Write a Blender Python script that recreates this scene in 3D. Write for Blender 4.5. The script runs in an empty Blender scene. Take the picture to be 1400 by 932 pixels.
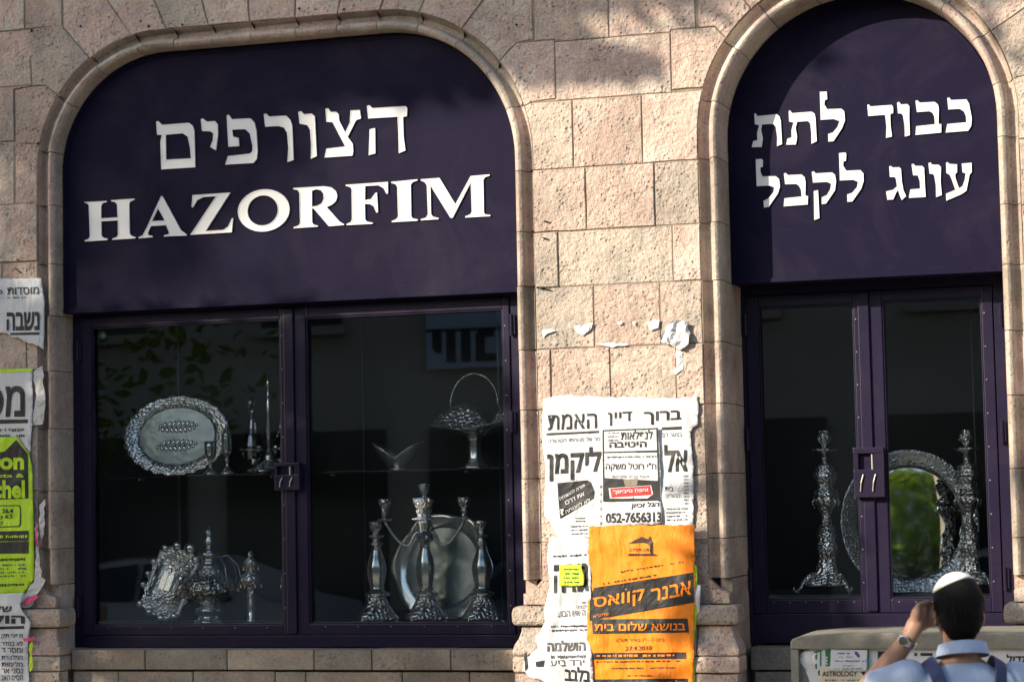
import bpy, bmesh, math, random
from math import sin, cos, pi, radians, sqrt, exp, atan2
from mathutils import Vector, Matrix
from mathutils import noise as MN
from mathutils.geometry import delaunay_2d_cdt

S = bpy.context.scene
COL = S.collection
rnd = random.Random(7)

# ---------------------------------------------------------------- camera
FPX = 3070.0                      # focal length in photo pixels (photo is 1400 x 932)
CAM = Vector((2.89405, -9.54611, 1.9))
FWD = Vector((-0.28940526, 0.95461121, 0.07044175))
RGT = Vector((0.9563629, 0.29145536, -0.02058575))
UPV = Vector((0.04018201, -0.06141025, 0.99730346))
cd = bpy.data.cameras.new('camera')
cd.sensor_width = 36.0
cd.lens = 36.0 * FPX / 1400.0
cd.clip_end = 500
cd.dof.use_dof = True
cd.dof.focus_distance = 10.0
cd.dof.aperture_fstop = 4.2
co = bpy.data.objects.new('camera', cd)
COL.objects.link(co)
M = Matrix((RGT, UPV, -FWD)).transposed().to_4x4()
M.translation = CAM
co.matrix_world = M
S.camera = co

# ---------------------------------------------------------------- sky, sun, exposure
SUN = Vector((0.90, 1.0, -0.56)).normalized()      # direction the light travels
wd = bpy.data.worlds.new('World')
S.world = wd
wd.use_nodes = True
wn = wd.node_tree
bg = wn.nodes['Background']
sk = wn.nodes.new('ShaderNodeTexSky')
sk.sky_type = 'NISHITA'
sk.sun_disc = False
sk.sun_elevation = math.asin(-SUN.z)
sk.sun_rotation = atan2(-SUN.x, -SUN.y)
sk.air_density = 1.0
sk.dust_density = 1.5
wn.links.new(sk.outputs[0], bg.inputs[0])
bg.inputs[1].default_value = 0.13
sl = bpy.data.lights.new('sun', 'SUN')
sl.energy = 4.7
sl.angle = radians(0.55)
sl.color = (1.0, 0.875, 0.70)
so = bpy.data.objects.new('sun', sl)
COL.objects.link(so)
so.rotation_euler = SUN.to_track_quat('-Z', 'Y').to_euler()
so.location = (-12, -14, 14)
S.view_settings.view_transform = 'Standard'
S.view_settings.look = 'None'
S.view_settings.gamma = 1.0
S.view_settings.exposure = 0.72
S.cycles.max_bounces = 6
S.cycles.diffuse_bounces = 2
S.cycles.glossy_bounces = 4
S.cycles.transparent_max_bounces = 24
S.cycles.caustics_reflective = False
S.cycles.caustics_refractive = False
S.cycles.sample_clamp_indirect = 6.0

# ---------------------------------------------------------------- helpers
def wp(px, py, y=0.0):
    """photo pixel -> world point on the plane at depth y (wall face is y = 0, into the wall is +)"""
    d = FWD * FPX + RGT * (px - 700) - UPV * (py - 466)
    return CAM + d * ((y - CAM.y) / d.y)

def mpp(px, py, y=0.0):
    return (wp(px, py, y) - CAM).dot(FWD) / FPX

def accum(o):
    v = Vector((0, 0, 0))
    while o is not None:
        v += o.location
        o = o.parent
    return v

def thing(name, label, cat, loc=(0, 0, 0), group=None):
    o = bpy.data.objects.new(name, None)
    COL.objects.link(o)
    o.location = loc
    o.empty_display_size = 0.1
    o['label'] = label
    o['category'] = cat
    if group: o['group'] = group
    return o

def tag(o, label=None, cat=None, group=None, kind=None):
    if label: o['label'] = label
    if cat: o['category'] = cat
    if group: o['group'] = group
    if kind: o['kind'] = kind
    return o

def obj(name, verts, faces, mat, parent=None, smooth=False, org=None):
    """verts in WORLD coordinates"""
    off = accum(parent) if parent is not None else Vector(org or (0, 0, 0))
    me = bpy.data.meshes.new(name)
    me.from_pydata([tuple(Vector(v) - off) for v in verts], [], faces)
    me.validate()
    if smooth:
        me.polygons.foreach_set('use_smooth', [True] * len(me.polygons))
    if mat is not None: me.materials.append(mat)
    o = bpy.data.objects.new(name, me)
    COL.objects.link(o)
    if parent is not None: o.parent = parent
    else: o.location = off
    return o

def fixn(o):
    bm = bmesh.new(); bm.from_mesh(o.data)
    bmesh.ops.recalc_face_normals(bm, faces=bm.faces)
    bm.to_mesh(o.data); bm.free()
    return o

class MB:
    """collects shapes in world coordinates, builds ONE mesh object"""
    def __init__(s): s.v = []; s.f = []
    def add(s, vs, fs):
        b = len(s.v); s.v += [Vector(v) for v in vs]; s.f += [tuple(i + b for i in f) for f in fs]; return s
    def box(s, x0, x1, y0, y1, z0, z1, bev=0.0):
        if bev <= 0:
            vs = [(x, y, z) for z in (z0, z1) for y in (y0, y1) for x in (x0, x1)]
            return s.add(vs, [(0, 2, 3, 1), (4, 5, 7, 6), (0, 1, 5, 4), (2, 6, 7, 3), (0, 4, 6, 2), (1, 3, 7, 5)])
        b = min(bev, (x1 - x0) * .45, (y1 - y0) * .45, (z1 - z0) * .45)
        bm = bmesh.new()
        bmesh.ops.create_cube(bm, size=1)
        for v in bm.verts:
            v.co = Vector(((x0 + x1) / 2 + v.co.x * (x1 - x0), (y0 + y1) / 2 + v.co.y * (y1 - y0), (z0 + z1) / 2 + v.co.z * (z1 - z0)))
        bmesh.ops.bevel(bm, geom=bm.edges[:], offset=b, segments=2, profile=0.6, affect='EDGES')
        return s.bm(bm)
    def bm(s, bm):
        bm.verts.index_update()
        s.add([v.co.copy() for v in bm.verts], [tuple(v.index for v in f.verts) for f in bm.faces]); bm.free(); return s
    def tube(s, pts, rad, n=10, cap=True):
        pts = [Vector(p) for p in pts]
        if not isinstance(rad, (list, tuple)): rad = [rad] * len(pts)
        rings = []; up = None
        for i, p in enumerate(pts):
            t = (pts[min(i + 1, len(pts) - 1)] - pts[max(i - 1, 0)]).normalized()
            if up is None:
                a = Vector((0, 0, 1)) if abs(t.z) < .9 else Vector((1, 0, 0))
                up = (a - t * a.dot(t)).normalized()
            else:
                up = (up - t * up.dot(t)).normalized()
            sd = t.cross(up)
            rings.append([p + (up * cos(2 * pi * k / n) + sd * sin(2 * pi * k / n)) * rad[i] for k in range(n)])
        vs = [v for r in rings for v in r]
        fs = []
        for i in range(len(rings) - 1):
            for k in range(n):
                k2 = (k + 1) % n
                fs.append((i * n + k, i * n + k2, (i + 1) * n + k2, (i + 1) * n + k))
        if cap:
            fs.append(tuple(range(n - 1, -1, -1))); fs.append(tuple((len(rings) - 1) * n + k for k in range(n)))
        return s.add(vs, fs)
    def lathe(s, prof, c, n=24, ripple=None, axis=None):
        """prof: (r, h) list, around vertical axis at c; ripple(theta, i, r, h) -> (r, h)"""
        c = Vector(c)
        vs = []; fs = []
        for i, (r, h) in enumerate(prof):
            for k in range(n):
                th = 2 * pi * k / n
                rr, hh = (r, h) if ripple is None else ripple(th, i, r, h)
                p = Vector((rr * cos(th), rr * sin(th), hh))
                if axis is not None: p = axis @ p
                vs.append(c + p)
        m = len(prof)
        for i in range(m - 1):
            for k in range(n):
                k2 = (k + 1) % n
                fs.append((i * n + k, i * n + k2, (i + 1) * n + k2, (i + 1) * n + k))
        fs.append(tuple(range(n - 1, -1, -1))); fs.append(tuple((m - 1) * n + k for k in range(n)))
        return s.add(vs, fs)
    def ball(s, c, r, n=12, sq=(1, 1, 1)):
        m = max(5, n // 2)
        c = Vector(c); vs = [c + Vector((0, 0, -r * sq[2]))]; fs = []
        for i in range(1, m):
            ph = -pi / 2 + pi * i / m
            for k in range(n):
                th = 2 * pi * k / n
                vs.append(c + Vector((r * sq[0] * cos(ph) * cos(th), r * sq[1] * cos(ph) * sin(th), r * sq[2] * sin(ph))))
        vs.append(c + Vector((0, 0, r * sq[2])))
        for k in range(n): fs.append((0, 1 + (k + 1) % n, 1 + k))
        for i in range(m - 2):
            for k in range(n):
                a = 1 + i * n; k2 = (k + 1) % n
                fs.append((a + k, a + k2, a + n + k2, a + n + k))
        a = 1 + (m - 2) * n; l = len(vs) - 1
        for k in range(n): fs.append((a + k, a + (k + 1) % n, l))
        return s.add(vs, fs)
    def build(s, name, mat, parent=None, smooth=False, org=None, fix=True):
        o = obj(name, s.v, s.f, mat, parent, smooth, org)
        if fix: fixn(o)
        return o

def smooth_by_angle(o, deg=35):
    me = o.data
    me.polygons.foreach_set('use_smooth', [True] * len(me.polygons))
    bm = bmesh.new(); bm.from_mesh(me)
    for e in bm.edges:
        if len(e.link_faces) == 2 and e.calc_face_angle(0) > radians(deg): e.smooth = False
    bm.to_mesh(me); bm.free()
    return o

# ---------------------------------------------------------------- materials
def newmat(name):
    m = bpy.data.materials.new(name); m.use_nodes = True
    nt = m.node_tree
    return m, nt, nt.nodes['Principled BSDF']

def N(nt, t, **kw):
    n = nt.nodes.new(t)
    for k, v in kw.items():
        if k in n.inputs: n.inputs[k].default_value = v
        else: setattr(n, k, v)
    return n

def plain(name, col, rough=0.5, metal=0.0, noise=0.0, nscale=20.0, bump=0.0, bscale=60.0, spec=0.5, coat=0.0):
    m, nt, b = newmat(name)
    b.inputs['Base Color'].default_value = (*col, 1); b.inputs['Roughness'].default_value = rough
    b.inputs['Metallic'].default_value = metal; b.inputs['Specular IOR Level'].default_value = spec
    b.inputs['Coat Weight'].default_value = coat
    L = nt.links.new
    tc = N(nt, 'ShaderNodeTexCoord')
    if noise > 0:
        nz = N(nt, 'ShaderNodeTexNoise', Scale=nscale, Detail=6.0, Roughness=0.65)
        L(tc.outputs['Object'], nz.inputs['Vector'])
        mx = N(nt, 'ShaderNodeMix', data_type='RGBA')
        mx.inputs['A'].default_value = tuple(c * (1 - noise) for c in col) + (1,)
        mx.inputs['B'].default_value = tuple(min(1, c * (1 + noise)) for c in col) + (1,)
        L(nz.outputs['Fac'], mx.inputs['Factor']); L(mx.outputs['Result'], b.inputs['Base Color'])
    if bump > 0:
        n2 = N(nt, 'ShaderNodeTexNoise', Scale=bscale, Detail=5.0, Roughness=0.6)
        L(tc.outputs['Object'], n2.inputs['Vector'])
        bp = N(nt, 'ShaderNodeBump', Strength=1.0, Distance=bump)
        L(n2.outputs['Fac'], bp.inputs['Height']); L(bp.outputs[0], b.inputs['Normal'])
    return m

def stone_mat(name, cols, pit=0.004, rough=0.9, chisel=True, stain=0.5, seam=True):
    """cols: 4 colours picked by the object's random number and by blotchy noise"""
    m, nt, b = newmat(name); L = nt.links.new
    tc = N(nt, 'ShaderNodeTexCoord'); oi = N(nt, 'ShaderNodeObjectInfo')
    mul = N(nt, 'ShaderNodeVectorMath', operation='SCALE'); mul.inputs['Scale'].default_value = 37.0
    cx = N(nt, 'ShaderNodeCombineXYZ'); L(oi.outputs['Random'], cx.inputs[0]); L(oi.outputs['Random'], cx.inputs[2])
    L(cx.outputs[0], mul.inputs[0])
    ad = N(nt, 'ShaderNodeVectorMath', operation='ADD'); L(tc.outputs['Object'], ad.inputs[0]); L(mul.outputs[0], ad.inputs[1])
    P = ad.outputs[0]
    rp = N(nt, 'ShaderNodeValToRGB'); el = rp.color_ramp.elements
    el[0].position = 0.0; el[0].color = (*cols[0], 1); el[1].position = 1.0; el[1].color = (*cols[3], 1)
    for p, c in ((0.35, cols[1]), (0.7, cols[2])):
        e = el.new(p); e.color = (*c, 1)
    n1 = N(nt, 'ShaderNodeTexNoise', Scale=5.5, Detail=4.0, Roughness=0.62, Distortion=0.8); L(P, n1.inputs['Vector'])
    a1 = N(nt, 'ShaderNodeMath', operation='MULTIPLY_ADD'); L(n1.outputs['Fac'], a1.inputs[0]); a1.inputs[1].default_value = 1.9; a1.inputs[2].default_value = -0.9
    a2 = N(nt, 'ShaderNodeMath', operation='MULTIPLY_ADD'); L(oi.outputs['Random'], a2.inputs[0]); a2.inputs[1].default_value = 0.75; L(a1.outputs[0], a2.inputs[2])
    a3 = N(nt, 'ShaderNodeMath', operation='ADD', use_clamp=True); L(a2.outputs[0], a3.inputs[0]); a3.inputs[1].default_value = 0.08
    L(a3.outputs[0], rp.inputs['Fac'])
    # small flecks and grime
    n2 = N(nt, 'ShaderNodeTexNoise', Scale=85.0, Detail=2.0, Roughness=0.7); L(P, n2.inputs['Vector'])
    r2 = N(nt, 'ShaderNodeMapRange'); L(n2.outputs['Fac'], r2.inputs[0]); r2.inputs[1].default_value = .3; r2.inputs[2].default_value = .7; r2.inputs[3].default_value = .80; r2.inputs[4].default_value = 1.12
    n3 = N(nt, 'ShaderNodeTexNoise', Scale=2.3, Detail=4.0, Roughness=0.7); L(tc.outputs['Object'], n3.inputs['Vector'])
    r3 = N(nt, 'ShaderNodeMapRange'); L(n3.outputs['Fac'], r3.inputs[0]); r3.inputs[1].default_value = .35; r3.inputs[2].default_value = .62; r3.inputs[3].default_value = 1 - stain * .55; r3.inputs[4].default_value = 1.05
    q1 = N(nt, 'ShaderNodeMath', operation='MULTIPLY'); L(oi.outputs['Random'], q1.inputs[0]); q1.inputs[1].default_value = 17.3
    q2 = N(nt, 'ShaderNodeMath', operation='FRACT'); L(q1.outputs[0], q2.inputs[0])
    q3 = N(nt, 'ShaderNodeMapRange'); L(q2.outputs[0], q3.inputs[0]); q3.inputs[3].default_value = .84; q3.inputs[4].default_value = 1.08
    m0 = N(nt, 'ShaderNodeMath', operation='MULTIPLY'); L(r2.outputs[0], m0.inputs[0]); L(q3.outputs[0], m0.inputs[1])
    mm = N(nt, 'ShaderNodeMath', operation='MULTIPLY'); L(m0.outputs[0], mm.inputs[0]); L(r3.outputs[0], mm.inputs[1])
    sc = N(nt, 'ShaderNodeVectorMath', operation='SCALE'); L(rp.outputs[0], sc.inputs[0]); L(mm.outputs[0], sc.inputs['Scale'])
    # dark pits
    vo = N(nt, 'ShaderNodeTexVoronoi', Scale=46.0, Randomness=1.0); vo.feature = 'F1'
    L(P, vo.inputs['Vector'])
    n5 = N(nt, 'ShaderNodeTexNoise', Scale=9.0, Detail=1.0); L(P, n5.inputs['Vector'])
    pr = N(nt, 'ShaderNodeMapRange'); L(n5.outputs['Fac'], pr.inputs[0]); pr.inputs[1].default_value = .42; pr.inputs[2].default_value = .68; pr.inputs[3].default_value = 0.10; pr.inputs[4].default_value = .52
    dv = N(nt, 'ShaderNodeMath', operation='DIVIDE', use_clamp=True); L(vo.outputs['Distance'], dv.inputs[0]); L(pr.outputs[0], dv.inputs[1])
    pc = N(nt, 'ShaderNodeMapRange'); L(dv.outputs[0], pc.inputs[0]); pc.inputs[3].default_value = .58; pc.inputs[4].default_value = 1.0
    s2 = N(nt, 'ShaderNodeVectorMath', operation='SCALE'); L(sc.outputs[0], s2.inputs[0]); L(pc.outputs[0], s2.inputs['Scale'])
    L(s2.outputs[0], b.inputs['Base Color'])
    b.inputs['Roughness'].default_value = rough; b.inputs['Specular IOR Level'].default_value = 0.25
    # relief
    n6 = N(nt, 'ShaderNodeTexNoise', Scale=60.0, Detail=2.5, Roughness=0.65); L(P, n6.inputs['Vector'])
    n7 = N(nt, 'ShaderNodeTexNoise', Scale=14.0, Detail=1.0, Roughness=0.6); L(P, n7.inputs['Vector'])
    h1 = N(nt, 'ShaderNodeMath', operation='MULTIPLY_ADD'); L(dv.outputs[0], h1.inputs[0]); h1.inputs[1].default_value = 0.55; L(n6.outputs['Fac'], h1.inputs[2])
    h2 = N(nt, 'ShaderNodeMath', operation='MULTIPLY_ADD'); L(n7.outputs['Fac'], h2.inputs[0]); h2.inputs[1].default_value = 1.4; L(h1.outputs[0], h2.inputs[2])
    bp = N(nt, 'ShaderNodeBump', Strength=1.0, Distance=pit); L(h2.outputs[0], bp.inputs['Height']); L(bp.outputs[0], b.inputs['Normal'])
    return m

def paint_mat(name, col, rough, dust=0.25, spec=.5):
    m, nt, b = newmat(name); L = nt.links.new
    b.inputs['Specular IOR Level'].default_value = spec
    tc = N(nt, 'ShaderNodeTexCoord')
    mp = N(nt, 'ShaderNodeMapping'); mp.inputs['Scale'].default_value = (1, 1, 1); L(tc.outputs['Object'], mp.inputs[0])
    n1 = N(nt, 'ShaderNodeTexNoise', Scale=2.2, Detail=8.0, Roughness=0.72, Distortion=0.6); L(mp.outputs[0], n1.inputs['Vector'])
    r1 = N(nt, 'ShaderNodeMapRange'); L(n1.outputs['Fac'], r1.inputs[0]); r1.inputs[1].default_value = .48; r1.inputs[2].default_value = .78; r1.inputs[3].default_value = 0; r1.inputs[4].default_value = dust
    n2 = N(nt, 'ShaderNodeTexNoise', Scale=240.0, Detail=2.0); L(tc.outputs['Object'], n2.inputs['Vector'])
    r2 = N(nt, 'ShaderNodeMapRange'); L(n2.outputs['Fac'], r2.inputs[0]); r2.inputs[1].default_value = .72; r2.inputs[2].default_value = .78; r2.inputs[3].default_value = 0; r2.inputs[4].default_value = dust * 1.2
    # wiped streaks
    m3 = N(nt, 'ShaderNodeMapping'); m3.inputs['Rotation'].default_value = (0, .7, 0); m3.inputs['Scale'].default_value = (3.5, 3, 45); L(tc.outputs['Object'], m3.inputs[0])
    n3 = N(nt, 'ShaderNodeTexNoise', Scale=1.0, Detail=6.0, Roughness=0.7); L(m3.outputs[0], n3.inputs['Vector'])
    r3 = N(nt, 'ShaderNodeMapRange'); L(n3.outputs['Fac'], r3.inputs[0]); r3.inputs[1].default_value = .6; r3.inputs[2].default_value = .8; r3.inputs[3].default_value = 0; r3.inputs[4].default_value = dust * .8
    q = N(nt, 'ShaderNodeMath', operation='ADD'); L(r1.outputs[0], q.inputs[0]); L(r2.outputs[0], q.inputs[1])
    q2 = N(nt, 'ShaderNodeMath', operation='ADD', use_clamp=True); L(q.outputs[0], q2.inputs[0]); L(r3.outputs[0], q2.inputs[1])
    mx = N(nt, 'ShaderNodeMix', data_type='RGBA'); mx.inputs['A'].default_value = (*col, 1); mx.inputs['B'].default_value = (.20, .17, .19, 1)
    L(q2.outputs[0], mx.inputs['Factor']); L(mx.outputs['Result'], b.inputs['Base Color'])
    rr = N(nt, 'ShaderNodeMapRange'); L(q2.outputs[0], rr.inputs[0]); rr.inputs[3].default_value = rough; rr.inputs[4].default_value = min(1, rough + .5)
    L(rr.outputs[0], b.inputs['Roughness'])
    n9 = N(nt, 'ShaderNodeTexNoise', Scale=7.0, Detail=3.0); L(tc.outputs['Object'], n9.inputs['Vector'])
    bp = N(nt, 'ShaderNodeBump', Strength=1.0, Distance=0.002); L(n9.outputs['Fac'], bp.inputs['Height']); L(bp.outputs[0], b.inputs['Normal'])
    return m

def glass_mat(name, tint=(0.96, 0.975, 0.97), ior=1.5, rough=0.0, mult=1.75, floor=0.0):
    m = bpy.data.materials.new(name); m.use_nodes = True
    nt = m.node_tree; nt.nodes.clear(); L = nt.links.new
    out = N(nt, 'ShaderNodeOutputMaterial'); mx = N(nt, 'ShaderNodeMixShader')
    tr = N(nt, 'ShaderNodeBsdfTransparent'); tr.inputs[0].default_value = (*tint, 1)
    gl = N(nt, 'ShaderNodeBsdfGlossy'); gl.inputs['Roughness'].default_value = rough
    fr = N(nt, 'ShaderNodeFresnel'); fr.inputs['IOR'].default_value = ior
    mu = N(nt, 'ShaderNodeMath', operation='MULTIPLY', use_clamp=True); mu.inputs[1].default_value = mult; L(fr.outputs[0], mu.inputs[0])
    ad = N(nt, 'ShaderNodeMath', operation='ADD', use_clamp=True); ad.inputs[1].default_value = floor; L(mu.outputs[0], ad.inputs[0]); mu = ad
    L(mu.outputs[0], mx.inputs[0]); L(tr.outputs[0], mx.inputs[1]); L(gl.outputs[0], mx.inputs[2]); L(mx.outputs[0], out.inputs[0])
    return m

def silver_mat(name, rough=0.12, bump=0.0, bscale=120.0, col=(.88, .90, .89), metal=.82):
    m, nt, b = newmat(name); L = nt.links.new
    b.inputs['Metallic'].default_value = metal; b.inputs['Base Color'].default_value = (*col, 1); b.inputs['Roughness'].default_value = rough
    tc = N(nt, 'ShaderNodeTexCoord')
    nz = N(nt, 'ShaderNodeTexNoise', Scale=25.0, Detail=4.0); L(tc.outputs['Object'], nz.inputs['Vector'])
    mr = N(nt, 'ShaderNodeMapRange'); L(nz.outputs['Fac'], mr.inputs[0]); mr.inputs[3].default_value = rough * .6; mr.inputs[4].default_value = rough * 1.6; L(mr.outputs[0], b.inputs['Roughness'])
    if bump > 0:
        vo = N(nt, 'ShaderNodeTexVoronoi', Scale=bscale); vo.feature = 'SMOOTH_F1'; L(tc.outputs['Object'], vo.inputs['Vector'])
        bp = N(nt, 'ShaderNodeBump', Strength=1.0, Distance=bump); L(vo.outputs['Distance'], bp.inputs['Height']); L(bp.outputs[0], b.inputs['Normal'])
    return m

def paper_mat(name, col, rough=0.65):
    m, nt, b = newmat(name); L = nt.links.new
    b.inputs['Roughness'].default_value = rough; b.inputs['Specular IOR Level'].default_value = .35
    tc = N(nt, 'ShaderNodeTexCoord')
    nz = N(nt, 'ShaderNodeTexNoise', Scale=16.0, Detail=6.0, Roughness=.7); L(tc.outputs['Object'], nz.inputs['Vector'])
    mx = N(nt, 'ShaderNodeMix', data_type='RGBA')
    mx.inputs['A'].default_value = tuple(c * .82 for c in col) + (1,); mx.inputs['B'].default_value = tuple(min(1, c * 1.06) for c in col) + (1,)
    L(nz.outputs['Fac'], mx.inputs['Factor']); L(mx.outputs['Result'], b.inputs['Base Color'])
    mp = N(nt, 'ShaderNodeMapping'); mp.inputs['Rotation'].default_value = (0, .6, 0); mp.inputs['Scale'].default_value = (14, 14, 5); L(tc.outputs['Object'], mp.inputs[0])
    n2 = N(nt, 'ShaderNodeTexNoise', Scale=1.0, Detail=4.0, Roughness=.55, Distortion=1.2); L(mp.outputs[0], n2.inputs['Vector'])
    bp = N(nt, 'ShaderNodeBump', Strength=.8, Distance=.012); L(n2.outputs['Fac'], bp.inputs['Height']); L(bp.outputs[0], b.inputs['Normal'])
    return m

MT = {}
MT['stone'] = stone_mat('ashlar limestone', [(.45, .40, .34), (.56, .46, .38), (.58, .43, .36), (.63, .55, .47)], pit=.0115, stain=.5)
MT['mould'] = stone_mat('smooth limestone moulding', [(.44, .38, .31), (.53, .44, .36), (.55, .41, .35), (.59, .52, .43)], pit=.0035, stain=.75)
MT['sill'] = stone_mat('grey limestone sill', [(.30, .27, .22), (.36, .31, .25), (.38, .31, .24), (.42, .36, .28)], pit=.004, stain=.7)
MT['mortar'] = plain('mortar', (.27, .22, .165), .95, noise=.85, nscale=7, bump=.004, bscale=120)
MT['sign'] = paint_mat('purple sign paint', (.0098, .0078, .026), .55, .075, .06)
MT['frame'] = paint_mat('purple frame paint', (.0125, .009, .030), .33, .05, .3)
MT['white'] = plain('white letter enamel', (.80, .80, .78), .45, noise=.05, nscale=30)
MT['glass'] = glass_mat('window glass')
MT['crystal'] = glass_mat('crystal glass', (.92, .95, .96), 1.7, .06, 3.0, .10)
MT['shelfglass'] = glass_mat('shelf glass', (.70, .85, .78), 1.5, 0, 1.3)
MT['silver'] = silver_mat('polished silver', .17)
MT['silver_chased'] = silver_mat('chased silver', .18, .010, 75)
MT['silver_fine'] = silver_mat('finely chased silver', .2, .0045, 100)
MT['mirror'] = silver_mat('polished silver tray', .035, metal=1.0)
MT['silver_dull'] = silver_mat('satin silver', .34, .002, 30, (.40, .46, .46))
MT['gilt'] = silver_mat('gilt', .2, col=(.85, .58, .22))
MT['inner'] = plain('dark display lining', (.018, .021, .019), .8, noise=.3, nscale=8)
MT['dfloor'] = plain('display floor', (.14, .14, .15), .8)
MT['brass'] = plain('worn steel', (.30, .28, .25), .45, .8)

# ================================================================ STRUCTURE
# ---- ground
def sheet_rect(name, x0, x1, y0, y1, z, mat, nx=1, ny=1):
    vs = [(x0 + (x1 - x0) * i / nx, y0 + (y1 - y0) * j / ny, z) for j in range(ny + 1) for i in range(nx + 1)]
    fs = [(j * (nx + 1) + i, j * (nx + 1) + i + 1, (j + 1) * (nx + 1) + i + 1, (j + 1) * (nx + 1) + i) for j in range(ny) for i in range(nx)]
    o = obj(name, vs, fs, mat)
    o['kind'] = 'structure'
    return o
MT['ground'] = plain('bare ground', (.16, .14, .11), .95, noise=.3, nscale=2)
MT['asphalt'] = plain('asphalt', (.052, .052, .054), .9, noise=.3, nscale=40, bump=.003, bscale=200)
MT['paving'] = plain('stone paving', (.30, .27, .23), .85, noise=.2, nscale=6, bump=.002, bscale=80)
sheet_rect('ground', -250, 250, -250, 250, -0.16, MT['ground'])
sheet_rect('road', -60, 60, -15.5, -4.3, -0.14, MT['asphalt'])
def slab(name, x0, x1, y0, y1, z0, z1, mat):
    o = MB().box(x0, x1, y0, y1, z0, z1, .012).build(name, mat); o['kind'] = 'structure'; return o
slab('pavement', -60, 60, -4.1, 0.2, -0.15, 0.0, MT['paving'])
slab('kerb', -60, 60, -4.298, -4.104, -0.15, 0.004, MT['sill'])
slab('pavement_far', -60, 60, -22.0, -15.9, -0.15, 0.0, MT['paving'])
slab('kerb_far', -60, 60, -15.898, -15.502, -0.15, 0.004, MT['sill'])

# ---- the two arched openings: path (x, z) with outward normal
ZB = 1.20
class Opening:
    def __init__(s, x0, x1, ztop, rl, rr):
        s.x0, s.x1, s.zt, s.rl, s.rr = x0, x1, ztop, rl, rr
        s.zl, s.zr = ztop - rl, ztop - rr
        s.l = [s.zl - ZB, rl * pi / 2, max(0, (x1 - rr) - (x0 + rl)), rr * pi / 2, s.zr - ZB]
        s.len = sum(s.l)
    def at(s, t):
        a, b, c, d, e = s.l
        if t <= a: return (s.x0, ZB + t), (-1, 0)
        t -= a
        if t <= b:
            th = pi - t / s.rl
            return (s.x0 + s.rl + s.rl * cos(th), s.zl + s.rl * sin(th)), (cos(th), sin(th))
        t -= b
        if t <= c: return (s.x0 + s.rl + t, s.zt), (0, 1)
        t -= c
        if t <= d:
            th = pi / 2 - t / s.rr
            return (s.x1 - s.rr + s.rr * cos(th), s.zr + s.rr * sin(th)), (cos(th), sin(th))
        t -= d
        return (s.x1, s.zr - t), (1, 0)
    def pt(s, t, n=0.0):
        (x, z), (nx, nz) = s.at(t)
        return (x + nx * n, z + nz * n)
    def samples(s, t0, t1):
        """curve parameters between t0 and t1, dense on the arcs only"""
        out = [t0]; acc = 0
        for k, l in enumerate(s.l):
            n = max(1, int(l / .045)) if k in (1, 3) else 1
            for i in range(n + 1):
                t = acc + l * i / n
                if t0 + 1e-4 < t < t1 - 1e-4 and t > out[-1] + 1e-4: out.append(t)
            acc += l
        out.append(t1); return out
    def outline(s, n=0.0, zb=None):
        p = [s.pt(t, n) for t in s.samples(0, s.len)]
        if zb is not None:
            p[0] = (p[0][0], zb); p[-1] = (p[-1][0], zb)
        return p
    def nearest(s, x, z):
        best = min((i * s.len / 2000 for i in range(2001)), key=lambda t: (s.pt(t, .04)[0] - x) ** 2 + (s.pt(t, .04)[1] - z) ** 2)
        return best
OL = Opening(-2.27, 0.025, 4.057, 0.55, 0.625)
OR = Opening(0.955, 2.148, 4.072, 0.5965, 0.5965)
ZSTOP = 1.545                       # the mouldings stop here on a plain block
NOUT = 0.088                        # width of the moulding

def clip_poly(O):
    """opening + moulding outline that the wall stones are cut to"""
    o = O.outline(NOUT)
    i0, i1 = O.x0, O.x1
    return [(i0, .9), (i0, ZSTOP - .06), (i0 - NOUT * .5, ZSTOP - .045), (i0 - NOUT, ZSTOP)] + o[1:-1] + [(i1 + NOUT, ZSTOP), (i1 + NOUT * .5, ZSTOP - .045), (i1, ZSTOP - .06), (i1, .9)]
CLIPS = [clip_poly(OL), clip_poly(OR)]

def bb(p): return min(a for a, b in p), max(a for a, b in p), min(b for a, b in p), max(b for a, b in p)
def area(p): return sum(p[i][0] * p[(i + 1) % len(p)][1] - p[(i + 1) % len(p)][0] * p[i][1] for i in range(len(p))) / 2

def subtract(poly, holes):
    """list of boundary loops of poly minus holes"""
    b = bb(poly)
    hs = [h for h in holes if not (bb(h)[1] < b[0] or bb(h)[0] > b[1] or bb(h)[3] < b[2] or bb(h)[2] > b[3])]
    if not hs: return [poly]
    vs = []; fs = []
    for p in [poly] + hs:
        k = len(vs); vs += [Vector(q) for q in p]
        idx = list(range(k, k + len(p)))
        if area(p) < 0: idx.reverse()
        fs.append(idx)
    r = delaunay_2d_cdt(vs, [], fs, 2, 1e-5)
    ov, of, orig = r[0], r[2], r[5]
    keep = [f for f, og in zip(of, orig) if 0 in og and len(og) == 1]
    ed = {}
    for f in keep:
        for i in range(len(f)):
            ed[(f[i], f[(i + 1) % len(f)])] = 1
    nxt = {}
    for (a, c) in ed:
        if a != c and (c, a) not in ed: nxt.setdefault(a, []).append(c)
    loops = []
    while nxt:
        a = next(iter(nxt)); lp = [a]; cur = a
        while True:
            c = nxt[cur].pop()
            if not nxt[cur]: del nxt[cur]
            if c == a: break
            lp.append(c); cur = c
            if cur not in nxt: break
        loops.append([tuple(ov[i]) for i in lp])
    return [l for l in loops if area(l) > .0025]

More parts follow.
